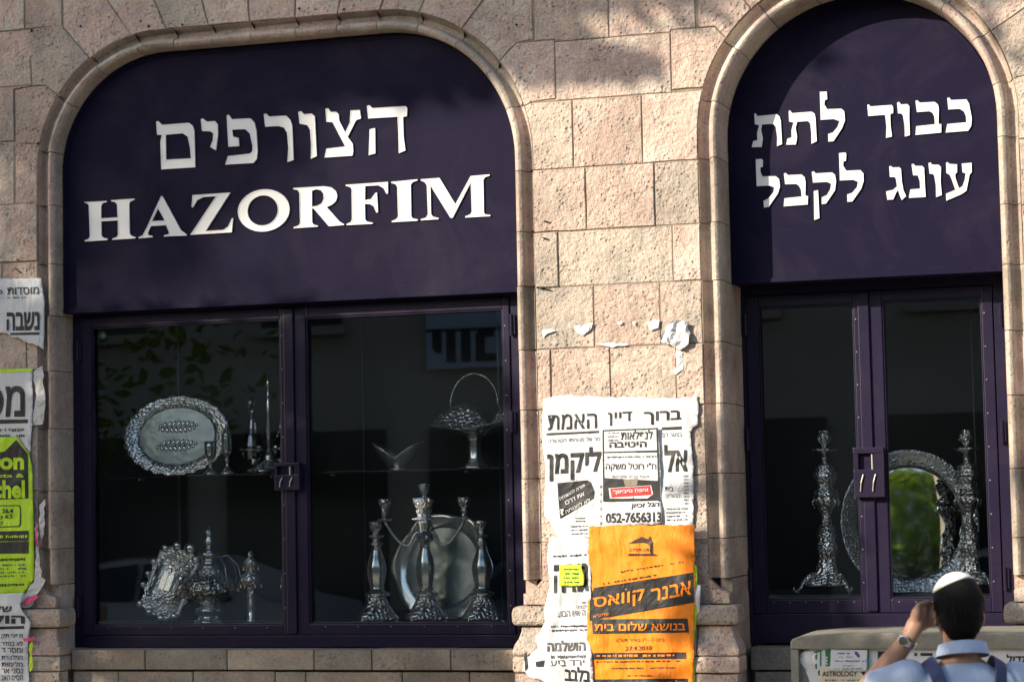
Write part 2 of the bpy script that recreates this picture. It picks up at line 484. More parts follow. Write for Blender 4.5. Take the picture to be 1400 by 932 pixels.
def inset(p, d):
    n = len(p); out = []
    for i in range(n):
        a, b, c = Vector(p[i - 1]), Vector(p[i]), Vector(p[(i + 1) % n])
        e1 = (b - a); e2 = (c - b)
        if e1.length < 1e-6 or e2.length < 1e-6: out.append(tuple(b)); continue
        e1.normalize(); e2.normalize()
        n1 = Vector((-e1.y, e1.x)); n2 = Vector((-e2.y, e2.x))
        m = n1 + n2
        if m.length < 1e-4: out.append(tuple(b + n1 * d)); continue
        m.normalize(); k = d / max(.45, m.dot(n1))
        out.append(tuple(b + m * k))
    return out

def resample(p, step, jit, R):
    out = []
    for i in range(len(p)):
        a, b = Vector(p[i]), Vector(p[(i + 1) % len(p)])
        out.append((a.x, a.y))
        l = (b - a).length
        m = int(l / step)
        for k in range(1, m + 1):
            q = a.lerp(b, k / (m + 1)); nrm = Vector((-(b - a).y, (b - a).x)).normalized()
            q += nrm * R.uniform(-jit * .3, jit)
            out.append((q.x, q.y))
    return out

BLD = thing('stone_building', 'pink limestone shop building with two arched display windows', 'building')
RS = random.Random(11)
def stone(poly, mat, yf=None, name='stone', gap=.0014, yb=.05, jit=.0026, bev=.0032, step=.11):
    if area(poly) < 0: poly = poly[::-1]
    p = inset(resample(poly, step, jit, RS), gap)
    q = inset(p, bev)
    if yf is None: yf = RS.uniform(-.004, .004)
    n = len(p)
    vs = [(x, yb, z) for x, z in p] + [(x, yf + bev * 1.1 + RS.uniform(0, .003), z) for x, z in p] + [(x, yf + RS.uniform(-.0008, .0008), z) for x, z in q]
    fs = []
    for i in range(n):
        j = (i + 1) % n
        fs += [(i, j, n + j, n + i), (n + i, n + j, 2 * n + j, 2 * n + i)]
    fs.append(tuple(2 * n + i for i in range(n)))
    return fixn(obj(name, vs, fs, mat, BLD))

def pxp(pts, y=0.0):
    return [(lambda w: (w.x, w.z))(wp(a, b, y)) for a, b in pts]

def X(px, py): return wp(px, py).x

ZC = [0.0, .29, .58, .86, 1.14, 1.434, 1.71, 1.99, 2.295, 2.561, 2.835, 3.082, 3.362, 3.667, 3.933, 4.205, 4.48, 4.76, 5.05]
# ---- stones cut to the arches, drawn one by one
SPEC = [
    pxp([(40, 42), (85, 36), (150, 112), (110, 165), (86, 136), (62, 117), (43, 118)]),
    pxp([(19, 122.5), (43, 118), (62, 117), (86, 136), (120, 160), (100, 225), (66, 207), (50, 196.5), (20, 197)]),
    pxp([(706, 58.6), (758, 54), (760, 135), (726, 140), (690, 160), (650, 118)]),
    pxp([(917, 41.5), (977, 36.6), (1040, 98), (1010, 168), (966, 120), (918, 123)]),
]
def ray(p, q, ztop):
    (x0, z0), (x1, z1) = pxp([p, q])
    t = (ztop - z0) / (z0 - z1)
    return (x0 + (x0 - x1) * t, ztop), (x1 + (x1 - x0) * 1.2, z1 + (z1 - z0) * 1.2)
J = [((146, 0), (186, 58)), ((210, 0), (229, 44)), ((276, 0), (286, 38)), ((339, 0), (341, 30)), ((404, 0), (403, 27)), ((465, 0), (461, 17)), ((524, 0), (520, 10)), ((580, 0), (575, 12)), ((661, 0), (632, 38))]
JR = [ray(a, b, 4.47 if k < 8 else 4.25) for k, (a, b) in enumerate(J)]
p85 = pxp([(85, 36), (150, 112)])
SPEC.append([p85[0], p85[1], JR[0][1], JR[0][0], (p85[0][0], 4.47)])
for k in range(len(JR) - 1):
    SPEC.append([JR[k][0], JR[k][1], JR[k + 1][1], JR[k + 1][0]] + ([(JR[8][0][0], 4.47)] if k == 7 else []))
q = pxp([(729, 54), (706, 58.6), (650, 118)])
SPEC.append([JR[-1][0], JR[-1][1], q[2], q[1], q[0], (q[0][0], 4.25)])
# voussoirs of the round arch
cxr, czr = (OR.x0 + OR.x1) / 2, OR.zr
jl = pxp([(977, 36.6), (1040, 98)]); jr0 = pxp([(951, -60), (955, 38.5), (977, 36.6)])
a1 = pxp([(1033, 0), (1045, 15)])
def rad(deg, r): return (cxr + r * cos(radians(deg)), czr + r * sin(radians(deg)))
A1 = 129
SPEC.append([jr0[1], jr0[2], jl[1], rad(A1, .5), rad(A1, 1.06), (jr0[1][0], 4.30)])
ANG = [129, 112, 97, 82, 66, 50, 31, 12]
for k in range(len(ANG) - 1):
    a, b = ANG[k], ANG[k + 1]
    SPEC.append([rad(a, .5), rad(b, .5), rad(b, 1.06 if k < 5 else .95), rad(a, 1.06 if k < 5 else .95)])
for sp in SPEC:
    if area(sp) < 0: sp.reverse()
placed = []
for sp in SPEC:
    for lp in subtract(sp, CLIPS):
        stone(lp, MT['stone'])
# ---- coursed stones, joints where the photograph has them
JX = {  # course index -> joint x positions seen in the photograph
    9: [X(753, 500), X(834, 500), X(925, 520)], 10: [X(812, 430), X(902, 400)], 11: [X(763, 350), X(920, 350)], 12: [X(801, 270), X(895, 270)],
    13: [X(19, 160) - .42, X(19, 160), X(783, 180), X(878, 180)], 14: [X(40, 80) - .5, X(41, 80), X(758, 90), X(917, 80)],
    15: [X(85, 20), X(730, 20), X(832, 20), X(951, 20)], 8: [X(790, 600), X(905, 600)], 7: [X(770, 700), X(870, 700)], 6: [X(800, 780), X(930, 780)],
}
# course k lies between ZC[k] and ZC[k+1]; remap (JX keys are the index of the upper line)
for k in range(4, len(ZC) - 1):
    z0, z1 = ZC[k], ZC[k + 1]
    if k == 4: continue
    xs = [x for x in JX.get(k + 1, [])]
    if k + 1 in (9, 10, 11, 12, 13, 14): pass
    lo = min([x for x in xs if x < -2.2], default=-2.42 - .13 * (k % 3)); xl = lo
    left = []
    while xl > -4.3:
        xl -= RS.uniform(.30, .55); left.append(xl)
    hi = max([x for x in xs], default=.8); hi = max(hi, 2.32 + .1 * (k % 4)) if k < 14 else hi
    xr = hi; right = [] if hi in xs else [hi]
    while xr < 4.6:
        xr += RS.uniform(.30, .55); right.append(xr)
    mid = []
    if k + 1 >= 16:
        xx = -2.2
        while xx < 2.2: xx += RS.uniform(.3, .5); mid.append(xx)
    al = sorted(set(left + ([lo] if lo not in xs else []) + xs + mid + right))
    for a, b in zip(al[:-1], al[1:]):
        if b - a < .03: continue
        dz = [RS.uniform(-.004, .004) for _ in range(2)]
        rect = [(a, z0), (b, z0), (b, z1), (a, z1)]
        for lp in subtract(rect, CLIPS + SPEC):
            stone(lp, MT['stone'])

# ---- mortar bed behind the stones, with the two openings
outer = [(-5, -.1), (5, -.1), (5, 5.2), (-5, 5.2)]
holes = [[(O.x0 - .03, 1.0)] + O.outline(.087, 1.0)[0:] + [(O.x1 + .03, 1.0)] for O in (OL, OR)]
vs = []; fs = []
for p in [outer] + holes:
    k = len(vs); vs += [Vector(q) for q in p]
    idx = list(range(k, k + len(p)))
    if area(p) < 0: idx.reverse()
    fs.append(idx)
r = delaunay_2d_cdt(vs, [], fs, 2, 1e-5)
keep = [tuple(f) for f, og in zip(r[2], r[5]) if 0 in og and len(og) == 1]
obj('wall', [(v.x, .0075, v.y) for v in r[0]], keep, MT['mortar'], BLD)
cw = MB()
cw.box(-5, 5, 1.3, 6, -.1, 8.5)
cw.box(-5, 5, .06, 1.29, 5.2, 8.5)
cw.build('upper_wall', MT['mould'], BLD)

# ---- roll mouldings round the openings, cut into separate stones
def moulding(O, depth, joints, inner_from):
    prof = [(0.0, depth), (0.0, .06)]
    for i in range(7):
        th = pi - pi * i / 6 * .97
        prof.append((.021 + .021 * cos(th), .026 - .030 * sin(th)))
    prof += [(.043, .040), (.048, .047), (.060, .049), (.071, .046), (.0785, .034), (.0825, .016), (.0865, .003)]
    ts = sorted(O.nearest(*(lambda w: (w.x, w.z))(wp(a, b, 0))) for a, b in joints)
    t0 = ZSTOP - ZB; t1 = O.len - (ZSTOP - ZB)
    ts = [t0] + [t for t in ts if t0 + .05 < t < t1 - .05] + [t1]
    for a, b in zip(ts[:-1], ts[1:]):
        sa = O.samples(a + .0016, b - .0016)
        e = RS.uniform(-.0028, .0028)
        m = len(prof); vs = []; fs = []
        for t in sa:
            (x, z), (nx, nz) = O.at(t)
            for (n, y) in prof: vs.append((x + nx * (n + (e if n > 0 else 0)), y - e, z + nz * (n + (e if n > 0 else 0))))
        for i in range(len(sa) - 1):
            for k in range(m - 1): fs.append((i * m + k, i * m + k + 1, (i + 1) * m + k + 1, (i + 1) * m + k))
        # closing faces of the joint
        fs.append(tuple(range(m))); fs.append(tuple((len(sa) - 1) * m + k for k in range(m - 1, -1, -1)))
        o = obj('moulding_stone', vs, fs, MT['mould'], BLD)
        fixn(o); smooth_by_angle(o, 40)
    # plain jamb below the stop
    for xx, sg in ((O.x0, -1), (O.x1, 1)):
        mb = MB(); x0, x1 = sorted((xx, xx + sg * .05))
        mb.box(x0, x1, .052, depth, 1.05, ZSTOP - .003)
        mb.build('jamb_stone', MT['mould'], BLD)
DL, DR = .20, .44
moulding(OL, DL, [(62, y) for y in (750, 672, 586, 507, 432, 361, 281, 207)] + [(96, 143), (133, 92), (187, 62), (238, 52), (290, 46), (343, 38), (403, 33), (460, 26), (515, 22), (575, 22), (634, 42), (678, 90), (703, 145)] + [(713, y) for y in (233, 316, 391, 478, 560, 654, 741)], .09)
moulding(OR, DR, [(968, y) for y in (735, 647, 551, 467, 383, 304, 216)] + [(984, 140), (1014, 72), (1054, 28), (1110, -10), (1180, -30), (1240, -10), (1287, 12), (1334, 52), (1369, 112)] + [(1380, y) for y in (186, 278, 361, 451, 540, 640, 735)], .22)

# ---- stepped base below the mouldings
def base_stack(x0, x1, levels, name, mat, yb=.12):
    """levels: (z, e) pairs; e = how far the piece stands out to the front and the sides"""
    vs = []; fs = []
    for z, e in levels:
        vs += [(x0 - e, yb, z), (x0 - e, -e, z), (x1 + e, -e, z), (x1 + e, yb, z)]
    for i in range(len(levels) - 1):
        for k in range(4):
            k2 = (k + 1) % 4
            fs.append((i * 4 + k, i * 4 + k2, i * 4 + 4 + k2, i * 4 + 4 + k))
    fs.append((3, 2, 1, 0)); l = (len(levels) - 1) * 4; fs.append((l, l + 1, l + 2, l + 3))
    o = fixn(obj(name, vs, fs, mat, BLD))
    md = o.modifiers.new('bevel', 'BEVEL'); md.width = .006; md.segments = 2; md.limit_method = 'ANGLE'; md.angle_limit = radians(28)
    return o
B1 = [(1.347, .022), (1.352, .034), (1.365, .040), (1.40, .041), (1.424, .036), (1.432, .022)]
B2 = [(1.217, .040), (1.235, .041), (1.262, .034), (1.29, .018), (1.32, .008), (1.342, .006)]
B3 = [(1.143, .034), (1.15, .041), (1.205, .041), (1.214, .034)]
for (x0, x1, jo) in ((-4.4, OL.x1 - 2.295, (-3.1, -2.62)), (OL.x1, OR.x0, (.36, .70)), (OR.x1, 4.6, (2.75, 3.5))):
    for bi, B in enumerate((B1, B2, B3)):
        xs = [x0] + [j + (.11 if bi == 1 else 0) for j in jo] + [x1]
        for a, b in zip(xs[:-1], xs[1:]):
            # inner ends are flush joints, only the true ends step out
            lev = B
            o = base_stack(a + (.0015 if a != x0 else 0), b - (.0015 if b != x1 else 0), lev, 'base_stone', MT['stone'])
            me = o.data
            for v in me.vertices:
                if a != x0 and v.co.x < a + .001: v.co.x = a + .0015
                if b != x1 and v.co.x > b - .001: v.co.x = b - .0015
# plinth courses down to the pavement
for k in range(4):
    z0, z1 = ZC[k], ZC[k + 1]
    for (x0, x1) in ((-4.4, -2.235), (-.01, .99), (2.113, 4.6)):
        xx = x0
        while xx < x1 - .02:
            xe = min(x1, xx + RS.uniform(.4, .62))
            if x1 - xe < .2: xe = x1
            stone([(xx, z0), (xe, z0), (xe, z1), (xx, z1)], MT['stone'], yf=-.036 + RS.uniform(-.003, .003), name='plinth_stone')
            xx = xe
# ---- sills and the courses below them
def sill_row(xs, z0, z1, yf, mat, name, yb=.5):
    for a, b in zip(xs[:-1], xs[1:]):
        mb = MB().box(a + .002, b - .002, yf + RS.uniform(-.003, .003), yb, z0 + .003, z1 - RS.uniform(0, .003), .006)
        mb.build(name, mat, BLD)
sx = [OL.x0 + .045] + [wp(p, 905, .06).x for p in (198, 310, 429, 508, 616)] + [OL.x1 - .038]
sill_row(sx, 1.142, 1.238, .06, MT['sill'], 'sill_stone')
s2 = [OL.x0 + .045] + [wp(p, 925, .06).x for p in (160, 262, 374, 416, 548, 640)] + [OL.x1 - .038]
sill_row(s2, .90, 1.138, .075, MT['sill'], 'sill_stone')
s3 = [OL.x0 + .045, -1.7, -1.2, -.72, -.3, OL.x1 - .038]
for za, zb in ((.60, .896), (.30, .596), (0, .296)): sill_row(s3, za, zb, .075, MT['sill'], 'sill_stone')
r1 = [OR.x0 + .022, 1.30, 1.72, OR.x1 - .038]
sill_row(r1, 1.128, 1.232, .30, MT['sill'], 'sill_stone', .6)
for za, zb in ((.85, 1.124), (.56, .846), (.28, .556), (0, .276)): sill_row([OR.x0 + .036, 1.35, 1.8, OR.x1 - .038], za, zb, .31, MT['sill'], 'sill_stone', .6)

# ---- old marks on the stones: black discs painting the shade in drill holes, and black strokes
MT['mark'] = plain('black mark', (.02, .018, .016), .9)
for (a, b, r_) in ((110, 36, .006), (192, 29, .005), (203, 36, .007), (249, 34, .006), (43, 42, .008), (51, 42, .004), (409, 12, .006), (470, 13, .006), (706, 34, .006), (52, 196, .007)):
    p = wp(a, b, -.0045)
    MB().lathe([(.0005, 0), (r_, 0), (r_ * .8, .0012), (.0005, .0013)], p, 9, axis=Matrix.Rotation(radians(90), 3, 'X')).build('drill_hole_shade', MT['mark'], BLD)
for (x0, y0, x1, y1, w_) in ((743, 302, 753, 305, 1.6), (742, 325, 751, 328, 1.6), (734, 392, 754, 397, 1.4), (738, 396, 750, 392, 1.2), (22, 354, 27, 356, 1.0), (20, 366, 30, 374, 1.0)):
    a, b = wp(x0, y0, -.005), wp(x1, y1, -.005); d = (b - a).normalized(); n_ = Vector((-d.z, 0, d.x)) * w_ * .0033
    m_ = a.lerp(b, .5)
    MB().add([a - n_ * .4, m_ - n_, b - n_ * .5, b + n_ * .5, m_ + n_ * .8, a + n_ * .6], [(0, 1, 2, 3, 4, 5)]).build('paint_stroke', MT['mark'], BLD, fix=False)

# ================================================================ WINDOWS
def window(O, yf, px_l, px_r, top_px, bot_px, casements, pane_bottom_extra, label, hinges, lock):
    """yf: depth of the frame face. casements: list of (glass x0,x1,y0,y1 px) ; all in photo pixels at yf"""
    zt = 2.90
    zb = 1.24
    x0, x1 = O.x0 + .002, O.x1 - .002
    ym = bot_px[0]
    xo0, xo1 = wp(px_l, 650, yf).x, wp(px_r, 650, yf).x
    zi0 = wp(*bot_px, yf).z
    zi1 = wp(*top_px, yf).z
    fm = MB()
    fm.box(x0, xo0, yf, yf + .07, zb, zt, .003)
    fm.box(xo1, x1, yf, yf + .07, zb, zt, .003)
    fm.box(xo0 + .0005, xo1 - .0005, yf, yf + .07, zb, zi0, .003)
    fm.box(xo0 + .0005, xo1 - .0005, yf, yf + .07, zi1, zt, .003)
    w = fm.build('display_window', MT['frame'], BLD)
    w['label'] = label
    xm = None
    for ci, (gx0, gx1, gy0, gy1) in enumerate(casements):
        a, b = wp(gx0, 650, yf).x, wp(gx1, 650, yf).x
        c, d = wp((gx0 + gx1) / 2, gy1, yf).z, wp((gx0 + gx1) / 2, gy0, yf).z
        lo, hi = (xo0 + .003, wp(casements[0][1] + (casements[1][0] - casements[0][1]) * .52, 650, yf).x) if ci == 0 else (wp(casements[0][1] + (casements[1][0] - casements[0][1]) * .52, 650, yf).x + .004, xo1 - .003)
        cm = MB(); y0 = yf - .008; y1 = yf + .045
        cm.box(lo, a, y0, y1, zi0 + .003, zi1 - .003, .004); cm.box(b, hi, y0, y1, zi0 + .003, zi1 - .003, .004)
        cm.box(a + .0004, b - .0004, y0, y1, zi0 + .003, c, .004); cm.box(a + .0004, b - .0004, y0, y1, d, zi1 - .003, .004)
        # glazing bead
        t = .007
        cm.box(a + .0006, a + t, y0 + .006, yf + .02, c + .0006, d - .0006, .002); cm.box(b - t, b - .0006, y0 + .006, yf + .02, c + .0006, d - .0006, .002)
        cm.box(a + t + .0004, b - t - .0004, y0 + .006, yf + .02, c + .0006, c + t, .002); cm.box(a + t + .0004, b - t - .0004, y0 + .006, yf + .02, d - t, d - .0006, .002)
        if ci == 0:
            # astragal on the meeting stile
            mid = (b + hi) / 2
            cm.box(mid - .012, hi + .004, y0 - .012, y0 + .002, zi0 + .01, zi1 - .01, .004)
        cm.build('casement', MT['frame'], w)
        MB().box(a + .001, b - .001, yf + .022, yf + .028, c + .001, d - .001).build('glass_pane', MT['glass'], w)
        # tiny screws along the stiles
        sc = MB()
        for k in range(9):
            zz = c + (d - c) * (k + .5) / 9
            sx = b + .010 if ci == 0 else b + .012
            sc.ball((sx, y0 - .001, zz), .0035, 8, (1, .5, 1))
        for k in range(6):
            xx = a + (b - a) * (k + .5) / 6
            sc.ball((xx, y0 - .001, c - .012), .003, 8, (1, .5, 1))
        sc.build('screw', MT['brass'], w, True)['kind'] = 'stuff'
    for (hx, hy) in hinges:
        p = wp(hx, hy, yf - .012)
        MB().tube([(p.x, p.y - .004, p.z - .05), (p.x, p.y - .004, p.z + .05)], .0075, 10).box(p.x - .004, p.x + .018, p.y - .001, p.y + .012, p.z - .045, p.z + .045, .002).build('hinge', MT['frame'], w)
    # lock box with a cut-out and two keys
    (lx0, lx1, ly0, ly1) = lock
    a, b = wp(lx0, (ly0 + ly1) / 2, yf - .03).x, wp(lx1, (ly0 + ly1) / 2, yf - .03).x
    c, d = wp(lx0, ly1, yf - .03).z, wp(lx0, ly0, yf - .03).z
    h = d - c; y0, y1 = yf - .055, yf - .021
    lb = MB()
    lb.box(a, b, y0, y1, c, c + h * .56, .003); lb.box(a, b, y0 - .002, y1, d - h * .12, d, .003)
    lb.box(a, a + h * .1, y0, y1, c + h * .562, d - h * .122); lb.box(b - h * .2, b, y0, y1, c + h * .562, d - h * .122)
    lb.box(a + h * .11, b - h * .21, y1 - .008, y1 - .002, c + h * .562, d - h * .122)
    lk = lb.build('lock_box', MT['frame'], w)
    hs = MB()
    mx = a + (b - a) * .62
    hs.tube([(mx, y0 + .006, c + h * .5), (mx, y0 + .006, c + h * .86)], .0055, 8)
    for q, zz in ((.22, .40), (.62, .42)):
        xx = a + (b - a) * q
        hs.tube([(xx, y0 - .004, c + h * .12), (xx + .004, y0 - .006, c + h * .3), (xx + .014, y0 - .004, c + h * .46)], .0035, 8)
    hs.build('hasp', MT['brass'], w)
    return w, zi0, zi1
WL, zl0, zl1 = window(OL, .18, 113, 702, (400, 419), (400, 868), [(127, 386, 442, 854), (421, 692, 428, 852)], 0, 'wide purple framed display window under the larger sign', [(106, 480), (107, 830), (699, 444), (700, 576)], (378, 412, 633, 670))
WR, zr0, zr1 = window(OR, .42, 1025, 1366, (1200, 396), (1200, 838), [(1043, 1174, 417, 819), (1213, 1350, 408, 818)], 0, 'tall narrow purple framed display window under the round-topped sign', [(1019, 444), (1022, 600), (1026, 792), (1368, 430), (1370, 590), (1374, 790)], (1168, 1210, 612, 680))

# ---- lined display recesses behind the panes
def recess(O, y0, y1, z0, z1, name):
    x0, x1 = O.x0 - .05, O.x1 + .05
    m = MB()
    m.box(x0, x1, y1, y1 + .02, z0, z1)
    m.box(x0 - .02, x0, y0, y1, z0, z1); m.box(x1, x1 + .02, y0, y1, z0, z1)
    m.box(x0, x1, y0, y1, z1 + .001, z1 + .02)
    m.build(name, MT['inner'], BLD)
    MB().box(x0, x1, y0, y1, z0 - .05, z0 - .002).build('display_floor', MT['dfloor'], BLD)
ZFL = wp(560, 851, .32).z
ZFR = wp(1130, 811, .56).z
recess(OL, .252, .62, ZFL, 2.95, 'display_lining')
recess(OR, .492, 1.05, ZFR, 2.95, 'display_lining')
# glass back doors: thin upright edges seen through the panes
MT['edge'] = plain('glass edge', (.10, .15, .13), .3)
for px, yy in ((245, .60), (498, .60), (692 - 8, .60)):
    x = wp(px, 650, yy).x
    MB().box(x - .003, x + .003, yy - .004, yy + .004, ZFL, 2.94).build('glass_edge', MT['edge'], BLD)
x = wp(1329, 500, .9).x
MB().box(x - .003, x + .003, .9, .91, ZFR, 2.94).build('glass_edge', MT['edge'], BLD)
# small round sensor stuck inside the glass
p = wp(141, 458, .24)
MB().lathe([(.001, 0), (.02, 0), (.021, .006), (.017, .012), (.001, .013)], p, 20, axis=Matrix.Rotation(radians(90), 3, 'X')).build('alarm_sensor', plain('sensor plastic', (.45, .5, .5), .4), BLD, True)

# ================================================================ SIGNS
def ring_mesh(loop_o, loop_i, y0, y1):
    n = len(loop_o)
    vs = [(x, y1, z) for x, z in loop_o] + [(x, y0, z) for x, z in loop_o] + [(x, y0, z) for x, z in loop_i] + [(x, y1, z) for x, z in loop_i]
    fs = []
    for i in range(n):
        j = (i + 1) % n
        for k in range(3): fs.append((k * n + i, k * n + j, (k + 1) * n + j, (k + 1) * n + i))
    return vs, fs
def sign(O, y0, y1, zb, name, label):
    sg = thing(name, label, 'sign', ((O.x0 + O.x1) / 2, y0, zb))
    out = O.outline(-.005, zb)
    out = out if area(out) > 0 else out[::-1]
    n = len(out)
    vs = [(x, y0, z) for x, z in out] + [(x, y1, z) for x, z in out]
    fs = [tuple(range(n)), tuple(range(2 * n - 1, n - 1, -1))] + [(i, n + i, n + (i + 1) % n, (i + 1) % n) for i in range(n)]
    fixn(obj('board', vs, fs, MT['sign'], sg))
    inn = inset(out, .022)
    v, f = ring_mesh(inset(out, .0015), inn, y0 - .005, y0 + .002)
    fixn(obj('trim', v, f, MT['sign'], sg))
    MB().box(O.x0 + .006, O.x1 - .006, y0 - .010, y0 - .0055, zb - .002, zb + .014, .002).build('bottom_flange', MT['sign'], sg)
    return sg
SGL = sign(OL, .09, .165, 2.832, 'shop_sign', 'wide dark purple shop sign with raised white Hebrew and Latin letters')
SGR = sign(OR, .22, .375, 2.832, 'shop_sign', 'round-topped dark purple shop sign with two lines of white Hebrew letters')

def letter(sg, y0, loops, org, sc, hgt=.0085, rim=.0028, face=.0062):
    """loops: outline first, then holes; crop pixel coordinates"""
    L = []
    for k, lp in enumerate(loops):
        w = [(lambda q: (q.x, q.z))(wp(org[0] + a / sc, org[1] + b / sc, y0 - hgt)) for a, b in lp]
        if (area(w) < 0) == (k == 0): w.reverse()
        L.append(w)
    vs = []; fs = []
    def add(v, f):
        b = len(vs); vs.extend(v); fs.extend(tuple(i + b for i in q) for q in f)
    ins = []
    for w in L:
        i2 = inset(w, rim); ins.append(i2); n = len(w)
        v = [(x, y0 + .001, z) for x, z in w] + [(x, y0 - hgt, z) for x, z in w] + [(x, y0 - hgt, z) for x, z in i2] + [(x, y0 - face, z) for x, z in i2]
        f = [(k * n + i, k * n + (i + 1) % n, (k + 1) * n + (i + 1) % n, (k + 1) * n + i) for k in range(3) for i in range(n)]
        add(v, f)
    cv = []; cf = []
    for w in L:
        b = len(cv); cv += [Vector(q) for q in w]; idx = list(range(b, b + len(w)))
        if area(w) < 0: idx.reverse()
        cf.append(idx)
    r = delaunay_2d_cdt(cv, [], cf, 2, 1e-6)
    keep = [tuple(f) for f, og in zip(r[2], r[5]) if 0 in og and len(og) == 1]
    add([(v.x, y0 - face, v.y) for v in r[0]], keep)
    o = obj('letter', vs, fs, MT['white'], sg)
    return fixn(o)

A_, B_, C_, D_, E_ = ((205, 140), 7.778), ((380, 130), 7.778), ((110, 240), 6.667), ((310, 235), 7.778), ((465, 225), 6.667)
F_, G_, H_, I_ = ((1020, 120), 8.75), ((1170, 120), 8.235), ((1020, 205), 7.778), ((1190, 205), 9.333)
def ell(cx, cy, rx, ry, sk, n=36): return [(cx + rx * cos(2 * pi * k / n), cy + ry * sin(2 * pi * k / n) + sk * rx * cos(2 * pi * k / n)) for k in range(n)]
LET_L = [
 (A_, [[(65,205),(85,200),(125,240),(410,218),(450,245),(470,300),(480,690),(120,712),(110,420),(125,345),(75,345)], [(165,345),(345,328),(400,365),(425,480),(435,595),(170,610)]]),
 (A_, [[(540,180),(560,172),(600,205),(690,200),(718,235),(722,340),(700,510),(640,475),(668,400),(672,330),(640,308),(553,305)]]),
 (A_, [[(815,140),(835,132),(870,180),(1065,170),(1110,215),(1130,300),(1143,510),(1135,600),(1100,645),(800,662),(828,572),(1060,545),(1088,520),(1090,460),(1060,330),(1010,285),(872,290),(882,365),(940,378),(948,465),(833,472)]]),
 (B_, [[(-151,203),(-126,198),(-96,228),(85,220),(130,265),(150,320),(165,690),(100,712),(110,560),(95,400),(60,345),(0,330),(-138,338)]]),
 (B_, [[(215,180),(245,172),(275,205),(355,198),(390,225),(395,300),(412,650),(350,678),(352,520),(340,370),(310,320),(230,305)]]),
 (B_, [[(505,150),(530,140),(560,180),(620,180),(645,205),(650,270),(715,400),(765,290),(770,165),(870,160),(882,250),(830,268),(740,445),(795,520),(800,600),(790,645),(495,665),(515,570),(715,548),(580,290),(515,285)]]),
 (B_, [[(945,118),(970,108),(1005,140),(1355,118),(1375,140),(1370,225),(1330,235),(1335,440),(1355,590),(1285,618),(1280,400),(1270,232),(960,250)]]),
 (B_, [[(975,365),(1032,352),(1035,620),(965,640)]]),
 (C_, [[(30,243),(235,232),(238,240),(200,252),(187,275),(187,390),(338,380),(332,262),(315,243),(280,235),(278,225),(490,210),(492,220),(455,235),(442,255),(447,530),(465,550),(500,560),(498,572),(290,585),(290,575),(330,560),(342,540),(340,408),(187,418),(190,548),(205,565),(245,575),(243,588),(38,600),(38,590),(75,575),(85,555),(75,270),(62,255)]]),
 (C_, [[(735,185),(750,195),(915,500),(965,535),(965,547),(760,555),(760,545),(800,535),(808,520),(778,452),(640,460),(610,525),(620,542),(655,550),(655,562),(530,572),(530,562),(565,545),(600,480)], [(705,298),(768,410),(648,415)]]),
 (C_, [[(1020,178),(1365,155),(1140,505),(1300,495),(1345,465),(1380,390),(1390,390),(1378,518),(1000,540),(1235,188),(1120,195),(1060,225),(1025,290),(1012,288)]]),
 (D_, [ell(392, 410, 275, 225, -.055), ell(382, 410, 162, 160, -.055)]),
 (D_, [[(705,172),(1030,153),(1110,165),(1160,205),(1175,255),(1160,310),(1115,350),(1062,375),(1200,530),(1245,555),(1245,565),(1085,578),(925,392),(905,390),(908,540),(925,560),(970,572),(968,582),(710,600),(708,590),(760,570),(780,545),(772,225),(755,195),(708,185)], [(905,200),(950,185),(1000,195),(1028,235),(1030,290),(1010,335),(960,362),(905,370)]]),
 (E_, [[(50,185),(435,158),(435,265),(420,265),(395,215),(350,190),(228,195),(225,325),(280,315),(320,260),(335,255),(345,435),(330,438),(305,380),(270,360),(225,358),(228,500),(245,520),(298,530),(296,540),(58,552),(58,542),(95,525),(108,500),(105,225),(92,205),(52,195)]]),
 (E_, [[(465,158),(705,135),(705,145),(660,160),(643,185),(648,475),(665,492),(708,500),(705,512),(470,525),(470,515),(510,498),(528,475),(520,205),(505,180),(467,168)]]),
 (E_, [[(735,135),(905,122),(1050,362),(1190,105),(1362,90),(1362,102),(1320,115),(1305,140),(1310,440),(1325,455),(1370,460),(1368,470),(1140,483),(1140,473),(1185,455),(1200,430),(1190,160),(1025,485),(1005,485),(822,190),(828,450),(845,475),(898,488),(896,498),(735,508),(735,498),(780,485),(800,455),(790,190),(770,160),(735,145)]]),
]
